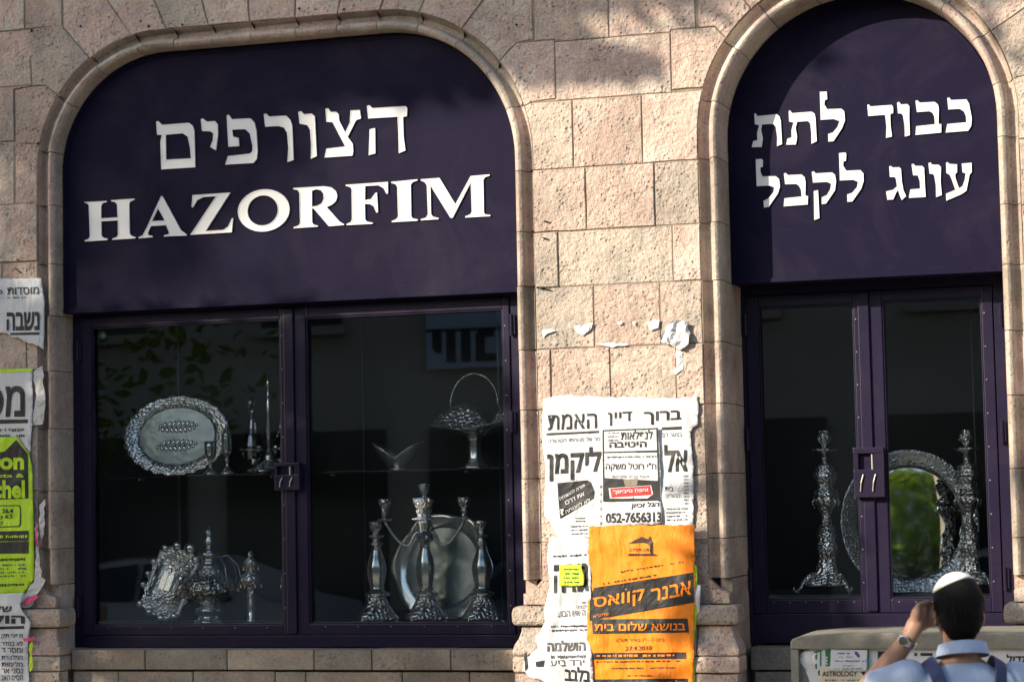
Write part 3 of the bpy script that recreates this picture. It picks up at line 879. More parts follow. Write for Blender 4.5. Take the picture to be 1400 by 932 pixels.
LET_R = [
 (F_, [[(98,312),(115,308),(135,340),(365,318),(400,345),(415,400),(430,675),(370,700),(372,590),(355,470),(325,432),(190,440),(178,500),(200,610),(185,710),(68,712),(85,640),(135,625),(130,545),(155,450),(105,435)]]),
 (F_, [[(510,280),(525,272),(550,305),(785,288),(818,310),(830,360),(845,640),(782,672),(780,540),(768,430),(740,400),(610,408),(592,480),(610,590),(595,680),(480,682),(495,610),(545,595),(542,510),(568,415),(515,405)]]),
 (F_, [[(882,50),(965,48),(970,140),(940,150),(935,200),(970,258),(1140,252),(1175,285),(1183,390),(1150,480),(1045,640),(985,645),(982,555),(1040,535),(1095,470),(1118,400),(1050,375),(892,385)]]),
 (G_, [[(130,195),(145,188),(165,212),(405,195),(420,220),(420,285),(388,298),(390,420),(408,550),(340,565),(345,440),(330,305),(140,320)]]),
 (G_, [[(465,170),(485,160),(510,190),(580,185),(603,210),(602,340),(608,535),(552,550),(550,430),(530,310),(510,290),(475,290)]]),
 (G_, [[(672,150),(692,142),(720,170),(885,160),(925,190),(935,240),(930,405),(962,412),(962,505),(672,532),(680,435),(890,412),(885,330),(865,285),(830,265),(688,275)]]),
 (G_, [[(1030,120),(1050,110),(1075,140),(1245,132),(1275,180),(1305,340),(1300,430),(1265,485),(1012,505),(1030,410),(1245,390),(1240,320),(1215,265),(1170,238),(1042,245)]]),
 (H_, [[(102,100),(165,95),(178,110),(175,180),(150,185),(150,230),(175,282),(315,280),(350,310),(360,390),(340,460),(240,605),(190,612),(185,540),(240,515),(290,450),(300,400),(250,378),(112,385)]]),
 (H_, [[(402,252),(420,245),(445,268),(590,262),(622,290),(632,340),(630,485),(658,492),(655,580),(400,600),(408,515),(590,495),(585,430),(565,385),(535,362),(415,365)]]),
 (H_, [[(698,235),(720,228),(740,250),(915,240),(945,265),(957,330),(945,430),(850,570),(805,575),(805,505),(860,480),(895,420),(905,360),(860,340),(712,348)]]),
 (H_, [[(720,438),(765,428),(780,725),(725,745)]]),
 (H_, [[(988,35),(1055,28),(1065,45),(1062,115),(1035,122),(1032,165),(1065,222),(1215,215),(1248,250),(1250,330),(1225,410),(1130,548),(1078,552),(1075,475),(1130,455),(1180,395),(1190,340),(1140,318),(998,325)]]),
 (I_, [[(240,212),(262,205),(280,225),(370,222),(390,245),(400,400),(420,510),(455,590),(400,640),(375,580),(350,510),(330,540),(290,632),(215,635),(200,530),(290,510),(340,465),(325,370),(310,345),(248,345)]]),
 (I_, [[(525,185),(550,178),(575,205),(660,205),(685,230),(692,400),(705,600),(490,612),(510,505),(635,495),(630,400),(605,325),(545,325)]]),
 (I_, [[(740,170),(765,162),(790,190),(870,190),(900,220),(895,400),(910,575),(838,602),(835,450),(815,330),(795,305),(755,305)]]),
 (I_, [[(965,165),(985,158),(1010,180),(1105,185),(1105,285),(1080,310),(1085,360),(1130,490),(1175,465),(1205,380),(1215,300),(1175,285),(1165,175),(1290,165),(1292,285),(1265,315),(1225,520),(1170,560),(968,648),(965,560),(1085,510),(1035,370),(1010,315),(970,295)]]),
]
for (o_, s_), lp in LET_L: letter(SGL, .09, lp, o_, s_)
for (o_, s_), lp in LET_R: letter(SGR, .22, lp, o_, s_)

# ================================================================ SILVER IN THE WINDOWS
def base_at(px, py, y, z=None):
    p = wp(px, py, y)
    if z is not None: p.z = z
    return p, mpp(px, py, y)
SLT = .009
ZSH = wp(560, 642, .30).z          # top of the glass shelf
sh = MB().box(OL.x0 + .03, OL.x1 - .03, .262, .60, ZSH - SLT, ZSH, .0015).build('glass_shelf', MT['shelfglass'], None, org=((OL.x0 + OL.x1) / 2, .43, ZSH))
tag(sh, 'clear glass shelf across the wide display window holding silverware', 'shelf')
pins = [(192, 657), (372, 653), (455, 651), (638, 645)]
for (a, b) in pins:
    p = wp(a, b, .275)
    MB().tube([(p.x, .262, ZSH - SLT - .006), (p.x, .30, ZSH - SLT - .006)], .0055, 8).build('shelf_pin', MT['brass'], sh)

def lob(k, amp, imax):
    return lambda th, i, r, h: (r * (1 + (amp * cos(k * th) if i <= imax else 0)), h)

def candlestick(px, py, y, z, label, group, prof, feet=4, hs=1.0, rot=0.3):
    b, m = base_at(px, py, y, z)
    t = thing('candlestick', label, 'candlestick', b, group)
    P = [(r * m * 1.18, h * m * hs) for r, h in prof]
    nb = next(i for i, (r, h) in enumerate(prof) if h > 37)
    MB().lathe(P[:nb + 1], b, 40, lambda th, i, r, h: (r * (1 + .13 * max(0, 1 - i / nb) * cos(feet * (th + rot))), h)).build('base', MT['silver_chased'], t, True)
    ns = next(i for i, (r, h) in enumerate(prof) if h > 104)
    MB().lathe(P[nb:ns + 1], b, 28, lambda th, i, r, h: (r * (1 + .05 * cos(8 * th)), h)).build('stem', MT['silver'], t, True)
    MB().lathe(P[ns:], b, 24).build('candle_cup', MT['silver_chased'], t, True)
    for k in range(feet):
        th = 2 * pi * k / feet - rot; R0 = prof[0][0] * m * 1.15
        d = Vector((cos(th), sin(th), 0))
        MB().tube([b + d * R0 * .8 + Vector((0, 0, .020)), b + d * R0 * 1.06 + Vector((0, 0, .010)), b + d * R0 * 1.16 + Vector((0, 0, .004))], [.006, .005, .004], 8).ball(b + d * R0 * 1.16 + Vector((0, 0, .005)), .005, 8).build('foot', MT['silver'], t, True)
    return t
CS = [(26, 4), (25, 8), (20, 15), (14, 26), (11.5, 33), (12, 35), (16, 37.5), (15, 40), (9, 43), (8.5, 50), (10.5, 60), (12, 70), (11.5, 78), (9, 88), (6, 97), (5.2, 104), (7.5, 106), (8, 108), (5, 110), (4.5, 114), (9.5, 117), (10, 118.5), (4.5, 120), (4, 123), (6.5, 127), (8, 132), (8.5, 138), (6.5, 138), (5.5, 128)]
candlestick(516, 849, .36, ZFL, 'silver candlestick left of the branched candelabrum', 'pair of short silver candlesticks', CS)
candlestick(660, 849, .36, ZFL, 'silver candlestick right of the branched candelabrum', 'pair of short silver candlesticks', CS)
# five-light candelabrum
b, m = base_at(583, 849, .36, ZFL)
t = thing('candelabrum', 'five-branched silver candelabrum between two candlesticks', 'candelabrum', b)
P = [(r * m * 1.18, h * m) for r, h in CS]
MB().lathe(P[:9], b, 40, lambda th, i, r, h: (r * (1 + .13 * max(0, 1 - i / 8) * cos(4 * (th + .3))), h)).build('base', MT['silver_chased'], t, True)
st = [(8.5, 42), (8.5, 50), (10.5, 62), (11.5, 74), (10, 88), (6, 100), (6, 108), (10, 111), (11, 116), (8, 122), (6, 126), (9, 134), (5, 142), (4, 150), (5, 156), (3.5, 160)]
MB().lathe([(r * m * 1.15, h * m) for r, h in st], b, 28, lambda th, i, r, h: (r * (1 + .05 * cos(8 * th)), h)).build('stem', MT['silver'], t, True)
cup = [(3.5, 0), (9.5, 2), (10, 3.5), (4, 5), (3.5, 9), (5.5, 13), (4, 16), (6.5, 20), (8, 25), (8.8, 31), (6.8, 31), (5, 21)]
MB().lathe([(r * m, (h + 158) * m) for r, h in cup], b, 24).build('candle_cup', MT['silver_chased'], t, True)
for k in range(4):
    th = radians(13 + 90 * k); d = Vector((cos(th), sin(th), 0))
    pts = []
    for q in range(15):
        u = q / 14
        rr = 4 + 51 * u; hh = 118 - 14 * sin(u * pi * 1.15) + (14 * u ** 3) + 12 * sin(pi * min(1, u * 3.2)) * (1 if u < .31 else 0)
        pts.append(b + d * rr * m + Vector((0, 0, hh * m)))
    MB().tube(pts, [.0085 - .002 * q / 14 for q in range(15)], 10).build('arm', MT['silver'], t, True)
    e = pts[-1]
    MB().lathe([(r * m * 1.12, h * m) for r, h in cup], e, 24).build('candle_cup', MT['silver_chased'], t, True)
for k in range(4):
    th = pi / 2 * k - .3; d = Vector((cos(th), sin(th), 0)); R0 = 30 * m
    MB().tube([b + d * R0 * .8 + Vector((0, 0, .020)), b + d * R0 * 1.06 + Vector((0, 0, .010)), b + d * R0 * 1.16 + Vector((0, 0, .004))], [.006, .005, .004], 8).build('foot', MT['silver'], t, True)

def dish(name, label, cat, c, prof, tilt, yaw, mat, sx=1.0, edge=None, n=72, parts=None, stand=None):
    """round or oval tray standing on edge: prof (r, h) about its own axis; leaned back by tilt"""
    R = Matrix.Rotation(yaw, 3, 'Z') @ Matrix.Rotation(radians(90) - tilt, 3, 'X')
    t = thing(name, label, cat, (c.x, c.y, stand if stand is not None else c.z))
    def rip(th, i, r, h):
        f = 1.0 if edge is None else edge(th, i)
        return r * f, h
    vs = []; fs = []
    for pname, pr, mt in prof:
        mb = MB()
        vs = []
        for i, (r, h) in enumerate(pr):
            for k in range(n):
                th = 2 * pi * k / n; rr, hh = rip(th, r, r, h)
                vs.append(c + R @ Vector((rr * cos(th) * sx, rr * sin(th), hh)))
        l = len(pr)
        fs = [(i * n + k, i * n + (k + 1) % n, (i + 1) * n + (k + 1) % n, (i + 1) * n + k) for i in range(l - 1) for k in range(n)]
        if pr[0][0] < .02: fs.append(tuple(range(n - 1, -1, -1)))
        if pr[-1][0] < .02: fs.append(tuple((l - 1) * n + k for k in range(n)))
        mb.add(vs, fs); mb.build(pname, mt, t, True, fix=False)
    return t, R
# scalloped tray behind the candelabrum
c, m = base_at(606, 775, .52)
ed = lambda th, r: 1 + (.035 * cos(6 * th + .6) + .012 * cos(12 * th) if r > 56 * m else 0)
dish('round_tray', 'round silver tray with wavy rim standing behind the candelabrum', 'tray', c,
     [('rim', [(54 * m, .002), (56 * m, .008), (60 * m, .013), (70 * m, .019), (74 * m, .020), (74.5 * m, .016), (60 * m, .008)], MT['silver']), ('well', [(.001, .004), (30 * m, .004), (50 * m, .003), (54 * m, .002)], MT['silver_dull'])], radians(7), radians(-6), MT['silver'], edge=ed, stand=ZFL)
# oval platter on the shelf
c, m = base_at(242, 596, .47)
ed = lambda th, r: 1 + (.020 * cos(26 * th) if r > 50 * m else 0)
tp, R = dish('oval_platter', 'oval silver platter with scalloped rim and two embossed braided loaves', 'platter', c,
     [('rim', [(39 * m, .0), (41 * m, .008), (46 * m, .012), (52 * m, .016), (55 * m, .017), (55.5 * m, .013), (46 * m, .006)], MT['silver_fine']), ('well', [(.001, .002), (20 * m, .002), (36 * m, .001), (39 * m, .0)], MT['silver_dull'])], radians(9), radians(3), MT['silver'], sx=1.40, edge=ed, n=104, stand=ZSH)
for sg, cy in ((1, 12.5), (-1, -13)):
    for k in range(9):
        u = (k - 4) / 4.5
        for q in (-1, 1):
            lx = (k - 4) * 6.6 * m + q * 1.5 * m; ly = (cy + q * (4.2 * sqrt(max(.05, 1 - u * u)))) * m
            vs = []
            mb = MB()
            a = radians(58) * (1 if q > 0 else -1)
            for r_, h_ in ((1, 0), (.75, .7), (.3, 1)):
                for j in range(8):
                    th = 2 * pi * j / 8
                    ex, ey = 5.8 * m * r_ * cos(th) * sqrt(max(.2, 1 - u * u)), 2.9 * m * r_ * sin(th)
                    vs.append(c + R @ Vector((lx + ex * cos(a) - ey * sin(a), ly + ex * sin(a) + ey * cos(a), 0.002 + .0045 * h_)))
            fs = [(i * 8 + j, i * 8 + (j + 1) % 8, i * 8 + 8 + (j + 1) % 8, i * 8 + 8 + j) for i in range(2) for j in range(8)] + [tuple(16 + j for j in range(8))]
            mb.add(vs, fs).build('embossed_strand', MT['silver'], tp, True)
pr = MB(); vs = [c + R @ Vector((x_ * m, y_ * m, .010)) for x_, y_ in ((-6, 42), (0, 42), (0, 46), (-6, 46))]
pr.add(vs, [(0, 1, 2, 3)]).build('price_sticker', plain('orange sticker', (.75, .12, .04), .6), tp)

def turned(name, label, cat, px, py, y, z, prof, mat, group=None, n=28, rip=None):
    b, m = base_at(px, py, y, z)
    t = thing(name, label, cat, b, group)
    return t, b, m
# kiddush cups
t, b, m = turned('goblet', 'small open silver goblet in front of the oval platter', 'goblet', 288, 648, .36, ZSH, None, None)
MB().lathe([(r * m, h * m) for r, h in [(9.5, 0), (10, 2), (6, 6), (2.5, 10), (2.2, 15), (4, 17), (2.2, 19)]], b, 24, lambda th, i, r, h: (r * (1 + .05 * cos(8 * th)), h)).build('foot', MT['silver'], t, True)
MB().lathe([(r * m, h * m) for r, h in [(2.2, 19), (6, 24), (8, 29), (8.4, 38), (9, 46), (8.2, 46), (7.4, 30), (1, 25)]], b, 24, lambda th, i, r, h: (r * (1 + .03 * cos(10 * th)), h)).build('bowl', MT['silver'], t, True)
t, b, m = turned('goblet', 'small silver goblet with pointed lid beside the oval platter', 'goblet', 311, 648, .36, ZSH, None, None)
MB().lathe([(r * m, h * m) for r, h in [(9.5, 0), (10, 2), (6, 6), (2.5, 12), (2.2, 17), (4.2, 20), (2.2, 23)]], b, 24, lambda th, i, r, h: (r * (1 + .05 * cos(8 * th)), h)).build('foot', MT['silver'], t, True)
MB().lathe([(r * m, h * m) for r, h in [(2.2, 23), (6, 28), (7.6, 32), (8, 50), (7.8, 52)]], b, 24, lambda th, i, r, h: (r * (1 + .03 * cos(10 * th)), h)).build('bowl', MT['silver'], t, True)
MB().lathe([(r * m, h * m) for r, h in [(8.2, 52.5), (8.4, 54), (5.5, 58), (3.5, 64), (2, 68), (1.6, 69), (2, 71), (.6, 75)]], b, 24).build('lid', MT['silver'], t, True)
# decanter stand with two crystal decanters
t, b, m = turned('decanter_stand', 'footed silver stand with tall spire holding two decanters', 'stand', 368, 642, .40, ZSH, None, None)
MB().lathe([(r * m, h * m) for r, h in [(30, 2), (29, 6), (20, 10), (10, 16), (6, 20), (8, 23), (5, 26), (3, 34)]], b, 40, lambda th, i, r, h: (r * (1 + .16 * max(0, 1 - i / 4) * cos(4 * th)), h)).build('base', MT['silver'], t, True)
MB().lathe([(r * m, h * m) for r, h in [(3, 34), (3.6, 60), (2.6, 78), (3.6, 98), (2.4, 101), (2, 104), (3.2, 106), (2, 109), (1.6, 114), (2, 117), (3.4, 121), (2.6, 126), (.6, 132)]], b, 16).build('spire', MT['silver'], t, True)
for sg in (-1, 1):
    cc = b + Vector((sg * 24 * m, -.004, 33 * m))
    pts = [cc + Vector((17.5 * m * cos(a * pi / 16), 17.5 * m * sin(a * pi / 16), 0)) for a in range(33)]
    MB().tube(pts, .0028, 8, False).build('holder_ring', MT['silver'], t, True)
    MB().tube([b + Vector((sg * 3 * m, 0, 22 * m)), b + Vector((sg * 12 * m, 0, 12 * m)), b + Vector((sg * 24 * m, 0, 10 * m))], .003, 8).build('holder_arm', MT['silver'], t, True)
    dt = thing('decanter', 'crystal decanter with faceted stopper, %s of the silver stand' % ('left' if sg < 0 else 'right'), 'decanter', cc - Vector((0, 0, 21 * m)), 'crystal decanters')
    db = cc - Vector((0, 0, 21 * m))
    MB().lathe([(r * m, h * m) for r, h in [(1, 0), (8, 1), (14, 8), (16.5, 18), (16, 26), (12, 40), (8, 50), (6, 62), (5.2, 70), (6, 73), (4.5, 73), (4, 62), (6, 50), (14, 26), (14, 12), (1, 4)]], db, 16).build('bottle', MT['crystal'], dt)
    MB().lathe([(r * m, h * m) for r, h in [(3, 72), (6.5, 76), (5, 79), (6.5, 83), (6, 88), (3, 93), (.5, 94)]], db, 10).build('stopper', MT['crystal'], dt)

# saddle-shaped bowls
def saddle(t, b, m, R, H, lift, mat, name, z0, th0, n=48, k=8, wave=0.0, rimh=None, flat=.38):
    vs = []; fs = []
    for i in range(k + 1):
        u = i / k
        for j in range(n):
            th = 2 * pi * j / n
            c2 = cos(th) ** 2
            r = R * (.16 + .84 * u ** .8) * (1 - flat + flat * c2) * (1 + wave * cos(22 * th) * u)
            z = z0 + H * u ** 1.5 * (.42 + .58 * c2) + lift * u ** 3 * c2 - .25 * lift * u ** 6 * max(0, abs(cos(th)) - .75) * 4
            if rimh is not None: z = z0 + (rimh(th) * m - z0) * (.15 * u + .85 * u ** 1.7) * (1 + wave * 1.5 * cos(22 * th) * u)
            vs.append(b + Vector((r * cos(th + th0), r * sin(th + th0), z)))
    for i in range(k):
        for j in range(n):
            fs.append((i * n + j, i * n + (j + 1) % n, i * n + n + (j + 1) % n, i * n + n + j))
    fs.append(tuple(range(n - 1, -1, -1)))
    o = obj(name, vs, fs, mat, t, True)
    md = o.modifiers.new('thick', 'SOLIDIFY'); md.thickness = .002
    return [vs[k * n + j] for j in range(n)]
t, b, m = turned('silver_basket', 'footed silver basket with tall arched handle on the glass shelf', 'basket', 650, 643, .40, ZSH, None, None)
MB().lathe([(r * m, h * m) for r, h in [(20, 0), (19, 3), (12, 8), (9, 16), (8.5, 28), (9, 36), (11, 42), (7, 46)]], b, 28, lambda th, i, r, h: (r * (1 + .06 * cos(6 * th)), h)).build('pedestal', MT['silver'], t, True)
rim = saddle(t, b, m, 66 * m, 34 * m, 14 * m, MT['silver_chased'], 'bowl', 43 * m, radians(-8), wave=.018, n=66, rimh=lambda th: 56 + 8 * abs(cos(th)) + (33 * abs(sin(2 * th)) ** .8 * sqrt(sin(th)) if sin(th) > 0 else 4 * sin(th)), flat=.30)
MB().tube(rim + [rim[0]], .0022, 6, False).build('rim_wire', MT['silver'], t, True)
hp = [b + Vector((cos(a) * 36 * m, sin(radians(-8)) * cos(a) * 36 * m, (86 + 44 * sin(a)) * m)) for a in [pi - pi * q / 16 for q in range(17)]]
MB().tube(hp, [.0045 + .0015 * sin(q * 2.1) for q in range(17)], 8).build('handle', MT['silver_chased'], t, True)
t, b, m = turned('winged_dish', 'small silver dish with two raised winged ends', 'dish', 545, 643, .37, ZSH, None, None)
MB().lathe([(r * m, h * m) for r, h in [(12, 0), (12.5, 2), (7, 5), (8, 7)]], b, 24).build('foot', MT['silver'], t, True)
rim = saddle(t, b, m, 37 * m, 28 * m, 9 * m, MT['silver_fine'], 'bowl', 5 * m, radians(5), rimh=lambda th: 17 + 22 * abs(cos(th)) ** 1.3, flat=.42)
MB().tube(rim + [rim[0]], .0018, 6, False).build('rim_wire', MT['silver'], t, True)
for sg in (-1, 1):
    pp = b + Vector((sg * 36.5 * m, 0, 38 * m)); MB().ball(pp, .006, 10).build('scroll_knob', MT['silver'], t, True)

# torah breastplate leaning in the corner
c, m = base_at(232, 796, .40)
t = thing('breastplate', 'ornate silver breastplate with columns leaning on its corner', 'breastplate', (c.x, c.y, ZFL))
Rb = Matrix.Rotation(radians(-14), 3, 'X') @ Matrix.Rotation(radians(17), 3, 'Y')
def bpt(x_, z_, y_=0.0): return c + Rb @ Vector((x_ * m, -y_ * m, z_ * m))
outl = []
for k in range(72):
    th = 2 * pi * k / 72
    sq = (abs(cos(th)) ** 4 / 34 ** 4 + abs(sin(th)) ** 4 / 50 ** 4) ** -.25
    outl.append((sq * cos(th) * (1 + .055 * cos(14 * th)), sq * sin(th) * (1 + .045 * cos(14 * th))))
n = 72
vs = [bpt(x_, z_, 0) for x_, z_ in outl] + [bpt(x_ * .93, z_ * .94, 3.2) for x_, z_ in outl] + [bpt(x_ * .84, z_ * .87, 1.2) for x_, z_ in outl] + [bpt(0, 0, 1.6)]
fs = [(k * n + i, k * n + (i + 1) % n, (k + 1) * n + (i + 1) % n, (k + 1) * n + i) for k in range(2) for i in range(n)] + [(2 * n + i, 2 * n + (i + 1) % n, 3 * n) for i in range(n)]
fixn(obj('plate', vs, fs, MT['silver_fine'], t, True))
for sx in (-22, 20):
    MB().tube([bpt(sx, -20, 4), bpt(sx, 16, 4)], .011, 12).ball(bpt(sx, 19, 4), .015, 12).ball(bpt(sx, -23, 4), .015, 12).ball(bpt(sx, 25, 4), .010, 12).build('column', MT['silver'], t, True)
for k in range(2):
    x0 = -7 + k * 9
    cm = MB(); cm.add([bpt(x0 + a_, z_, d_) for d_ in (2, 6) for a_, z_ in ((-4, -12), (4, -12), (4, 8), (3, 12), (0, 13.5), (-3, 12), (-4, 8))], [tuple(range(7)), tuple(range(13, 6, -1))] + [(i, (i + 1) % 7, 7 + (i + 1) % 7, 7 + i) for i in range(7)])
    cm.build('tablet', MT['silver'], t)
for (x_, z_, r_) in ((-24, 42, 6), (-8, 50, 7), (12, 52, 8.5), (26, 40, 6), (-33, 20, 5), (-35, 2, 5), (-36, -14, 5), (34, 18, 5), (34, -10, 5), (-30, -40, 6), (-12, -47, 6), (8, -50, 6), (26, -42, 6)):
    MB().ball(bpt(x_, z_, 3), r_ * m, 14, (1, .6, 1)).build('boss', MT['silver'], t, True)
for (x_, z_, r_) in ((-12, 30, 8), (8, 30, 8), (-2, -30, 8), (-18, -34, 6), (15, -32, 6), (-12, 2, 4), (13, 4, 4)):
    MB().tube([bpt(x_ + r_ * (1 - q / 22) * cos(q * .55), z_ + r_ * (1 - q / 22) * sin(q * .55), 3) for q in range(20)], .0035, 6).build('scroll', MT['silver'], t, True)
# torah crown
t, b, m = turned('torah_crown', 'bulbous silver crown with finial and little gilt bells', 'crown', 287, 849, .37, ZFL, None, None)
MB().lathe([(r * m, h * m) for r, h in [(22, 0), (22.5, 3), (17, 6), (16, 12), (20, 15), (21, 19), (15, 22), (12, 26)]], b, 40, lambda th, i, r, h: (r * (1 + .03 * cos(16 * th)), h)).build('foot', MT['silver'], t, True)
MB().lathe([(r * m, h * m) for r, h in [(12, 26), (24, 31), (32, 38), (35, 47), (33, 56), (27, 63), (18, 68), (20, 71), (17, 75)]], b, 48, lambda th, i, r, h: (r * (1 + .035 * cos(16 * th)), h)).build('bulb', MT['silver_chased'], t, True)
MB().lathe([(r * m, h * m) for r, h in [(17, 75), (12, 79), (10, 85), (14, 91), (16, 95), (12, 97), (5, 99), (4, 104), (7, 108), (8, 112), (4, 117), (6, 122), (6.5, 125), (2, 129), (1, 132)]], b, 32, lambda th, i, r, h: (r * (1 + .05 * cos(8 * th)), h)).build('finial', MT['silver'], t, True)
for k in range(8):
    th = pi / 4 * k + .2; d = Vector((cos(th), sin(th), 0))
    MB().tube([b + d * 10 * m + Vector((0, 0, 88 * m)), b + d * 26 * m + Vector((0, 0, 92 * m)), b + d * 40 * m + Vector((0, 0, 78 * m)), b + d * 44 * m + Vector((0, 0, 60 * m)), b + d * 40 * m + Vector((0, 0, 50 * m))], .0022, 6).build('chain_arm', MT['silver'], t, True)
    MB().lathe([(.5 * m, 4.5 * m), (1.6 * m, 4 * m), (2.2 * m, 1 * m), (3.2 * m, -1.5 * m), (1 * m, -1.6 * m)], b + d * 40 * m + Vector((0, 0, 44 * m)), 10).build('bell', MT['gilt'], t, True)
# torah finials
RIM = [(7.5, 0), (7.5, 4), (6, 6), (5.5, 36), (7, 38), (5, 41), (5, 46), (9, 50), (13.5, 56), (14.5, 60), (12, 66), (7, 70), (6, 74), (9, 79), (10, 83), (7, 88), (4, 91), (5, 94), (3, 97), (.5, 100)]
for px, lab in ((344, 'silver scroll finial standing beside the bulbous crown'), (399, 'silver scroll finial half hidden behind the centre mullion')):
    t, b, m = turned('scroll_finial', lab, 'finial', px, 849, .36, ZFL, None, None, )
    t['group'] = 'silver scroll finials'
    MB().lathe([(r * m, h * m) for r, h in RIM[:5]], b, 16).build('shaft', MT['silver'], t, True)
    MB().lathe([(r * m, h * m) for r, h in RIM[4:13]], b, 32, lambda th, i, r, h: (r * (1 + .06 * cos(10 * th)), h)).build('lower_bulb', MT['silver_chased'], t, True)
    MB().lathe([(r * m, h * m) for r, h in RIM[12:]], b, 32, lambda th, i, r, h: (r * (1 + .06 * cos(10 * th)), h)).build('top_bulb', MT['silver_chased'], t, True)
    for k in range(6):
        th = pi / 3 * k + .3; d = Vector((cos(th), sin(th), 0))
        for rr, hh in ((14, 50), (10, 74)):
            MB().lathe([(.5 * m, 4 * m), (1.3 * m, 3.5 * m), (1.6 * m, 0), (2.4 * m, -2.5 * m), (.5 * m, -2.6 * m)], b + d * rr * m + Vector((0, 0, hh * m)), 8).build('bell', MT['gilt'], t, True)

# ---- right window: two tall candlesticks and a round tray
TC = [(24, 10), (26, 14), (20, 20), (15, 30), (13, 42), (12, 56), (15, 60), (14, 66), (11, 72), (13, 80), (11, 90), (6, 97), (7, 101), (5, 105), (9, 116), (15, 126), (17, 134), (15, 142), (9, 147), (11, 152), (15, 160), (16, 166), (11, 170), (13, 174), (8, 178), (4, 181), (4.5, 188), (3, 192), (7, 195), (16, 198), (15, 200), (4, 200), (4, 205), (9, 211), (10.5, 216), (7, 221), (7.5, 225), (5, 226), (4, 216)]
for px, lab in ((1133, 'tall ornate silver candlestick left of the lock box'), (1328, 'tall ornate silver candlestick at the right edge of the round tray')):
    b, m = base_at(px, 812, .58, ZFR)
    t = thing('tall_candlestick', lab, 'candlestick', b, 'tall ornate candlesticks')
    P = [(r * m * 1.02, h * m * .985) for r, h in TC]
    MB().lathe(P[:11], b, 36, lambda th, i, r, h: (r * (1 + (.22 * max(0, 1 - i / 5) + .05) * cos(3 * (th + 2.8))), h)).build('base', MT['silver_chased'], t, True)
    MB().lathe(P[10:17], b, 36, lambda th, i, r, h: (r * (1 + .07 * cos(6 * th)), h)).build('lower_knop', MT['silver_chased'], t, True)
    MB().lathe(P[16:27], b, 36, lambda th, i, r, h: (r * (1 + .08 * cos(6 * th)), h)).build('upper_knop', MT['silver_chased'], t, True)
    MB().lathe(P[26:32], b, 36, lambda th, i, r, h: (r * (1 + .12 * cos(6 * th) * (r > 8 * m)), h + (.003 * cos(6 * th) if r > 8 * m else 0))).build('drip_pan', MT['silver'], t, True)
    MB().lathe(P[31:], b, 28, lambda th, i, r, h: (r * (1 + .07 * cos(8 * th)), h)).build('candle_cup', MT['silver_chased'], t, True)
    for k in range(3):
        th = 2 * pi / 3 * k - 2.8; d = Vector((cos(th), sin(th), 0))
        pts = []
        for rr, hh in ((18, 26), (26, 24), (34, 16), (39, 7), (44, 3), (48, 6), (47, 10)):
            pts.append(b + d * rr * m + Vector((0, 0, hh * m)))
        MB().tube(pts, [.014, .014, .012, .010, .009, .007, .005], 10).build('scroll_foot', MT['silver_chased'], t, True)
    for k in range(6):
        th = pi / 3 * k + .4; d = Vector((cos(th), sin(th), 0))
        MB().tube([b + d * 15 * m + Vector((0, 0, 131 * m)), b + d * 19 * m + Vector((0, 0, 124 * m)), b + d * 16 * m + Vector((0, 0, 116 * m))], [.004, .005, .003], 6).build('leaf', MT['silver'], t, True)
c, m = base_at(1243, 714, .76)
tr_, R = dish('round_tray', 'large round mirror-polished silver tray with deep chased rim', 'tray', c,
     [('rim', [(75 * m, .004), (77 * m, .012), (80 * m, .018), (84 * m, .020), (96 * m, .030), (99 * m, .032), (100 * m, .028), (84 * m, .012)], MT['silver_fine']), ('well', [(.001, .006), (40 * m, .006), (66 * m, .005), (75 * m, .004)], MT['mirror'])], radians(5), radians(15.5), MT['mirror'], sx=.95, edge=lambda th, r: 1, n=72, stand=ZFR)

# ================================================================ PAPERS ON THE WALL
MT['paper'] = paper_mat('white paper', (.66, .68, .70))
MT['paper_grey'] = paper_mat('weathered paper', (.62, .62, .60))
MT['orange'] = paper_mat('orange paper', (.98, .27, .014))
MT['green'] = paper_mat('fluorescent green paper', (.52, .80, .035))
MT['yellow'] = paper_mat('fluorescent yellow paper', (.70, .85, .05))
MT['pink'] = paper_mat('pink paper', (.75, .10, .22))
MT['ink'] = plain('black ink', (.016, .016, .018), .6, noise=.3, nscale=60)
MT['ink_grey'] = plain('faded ink', (.10, .10, .105), .7, noise=.3, nscale=60)
MT['ink_red'] = plain('red ink', (.62, .03, .03), .6)
MT['ink_brown'] = plain('ink on orange', (.05, .022, .012), .6)
MT['ink_dkgreen'] = plain('dark green ink', (.01, .17, .08), .6)
MT['ink_purple'] = plain('purple ink', (.14, .06, .24), .6)

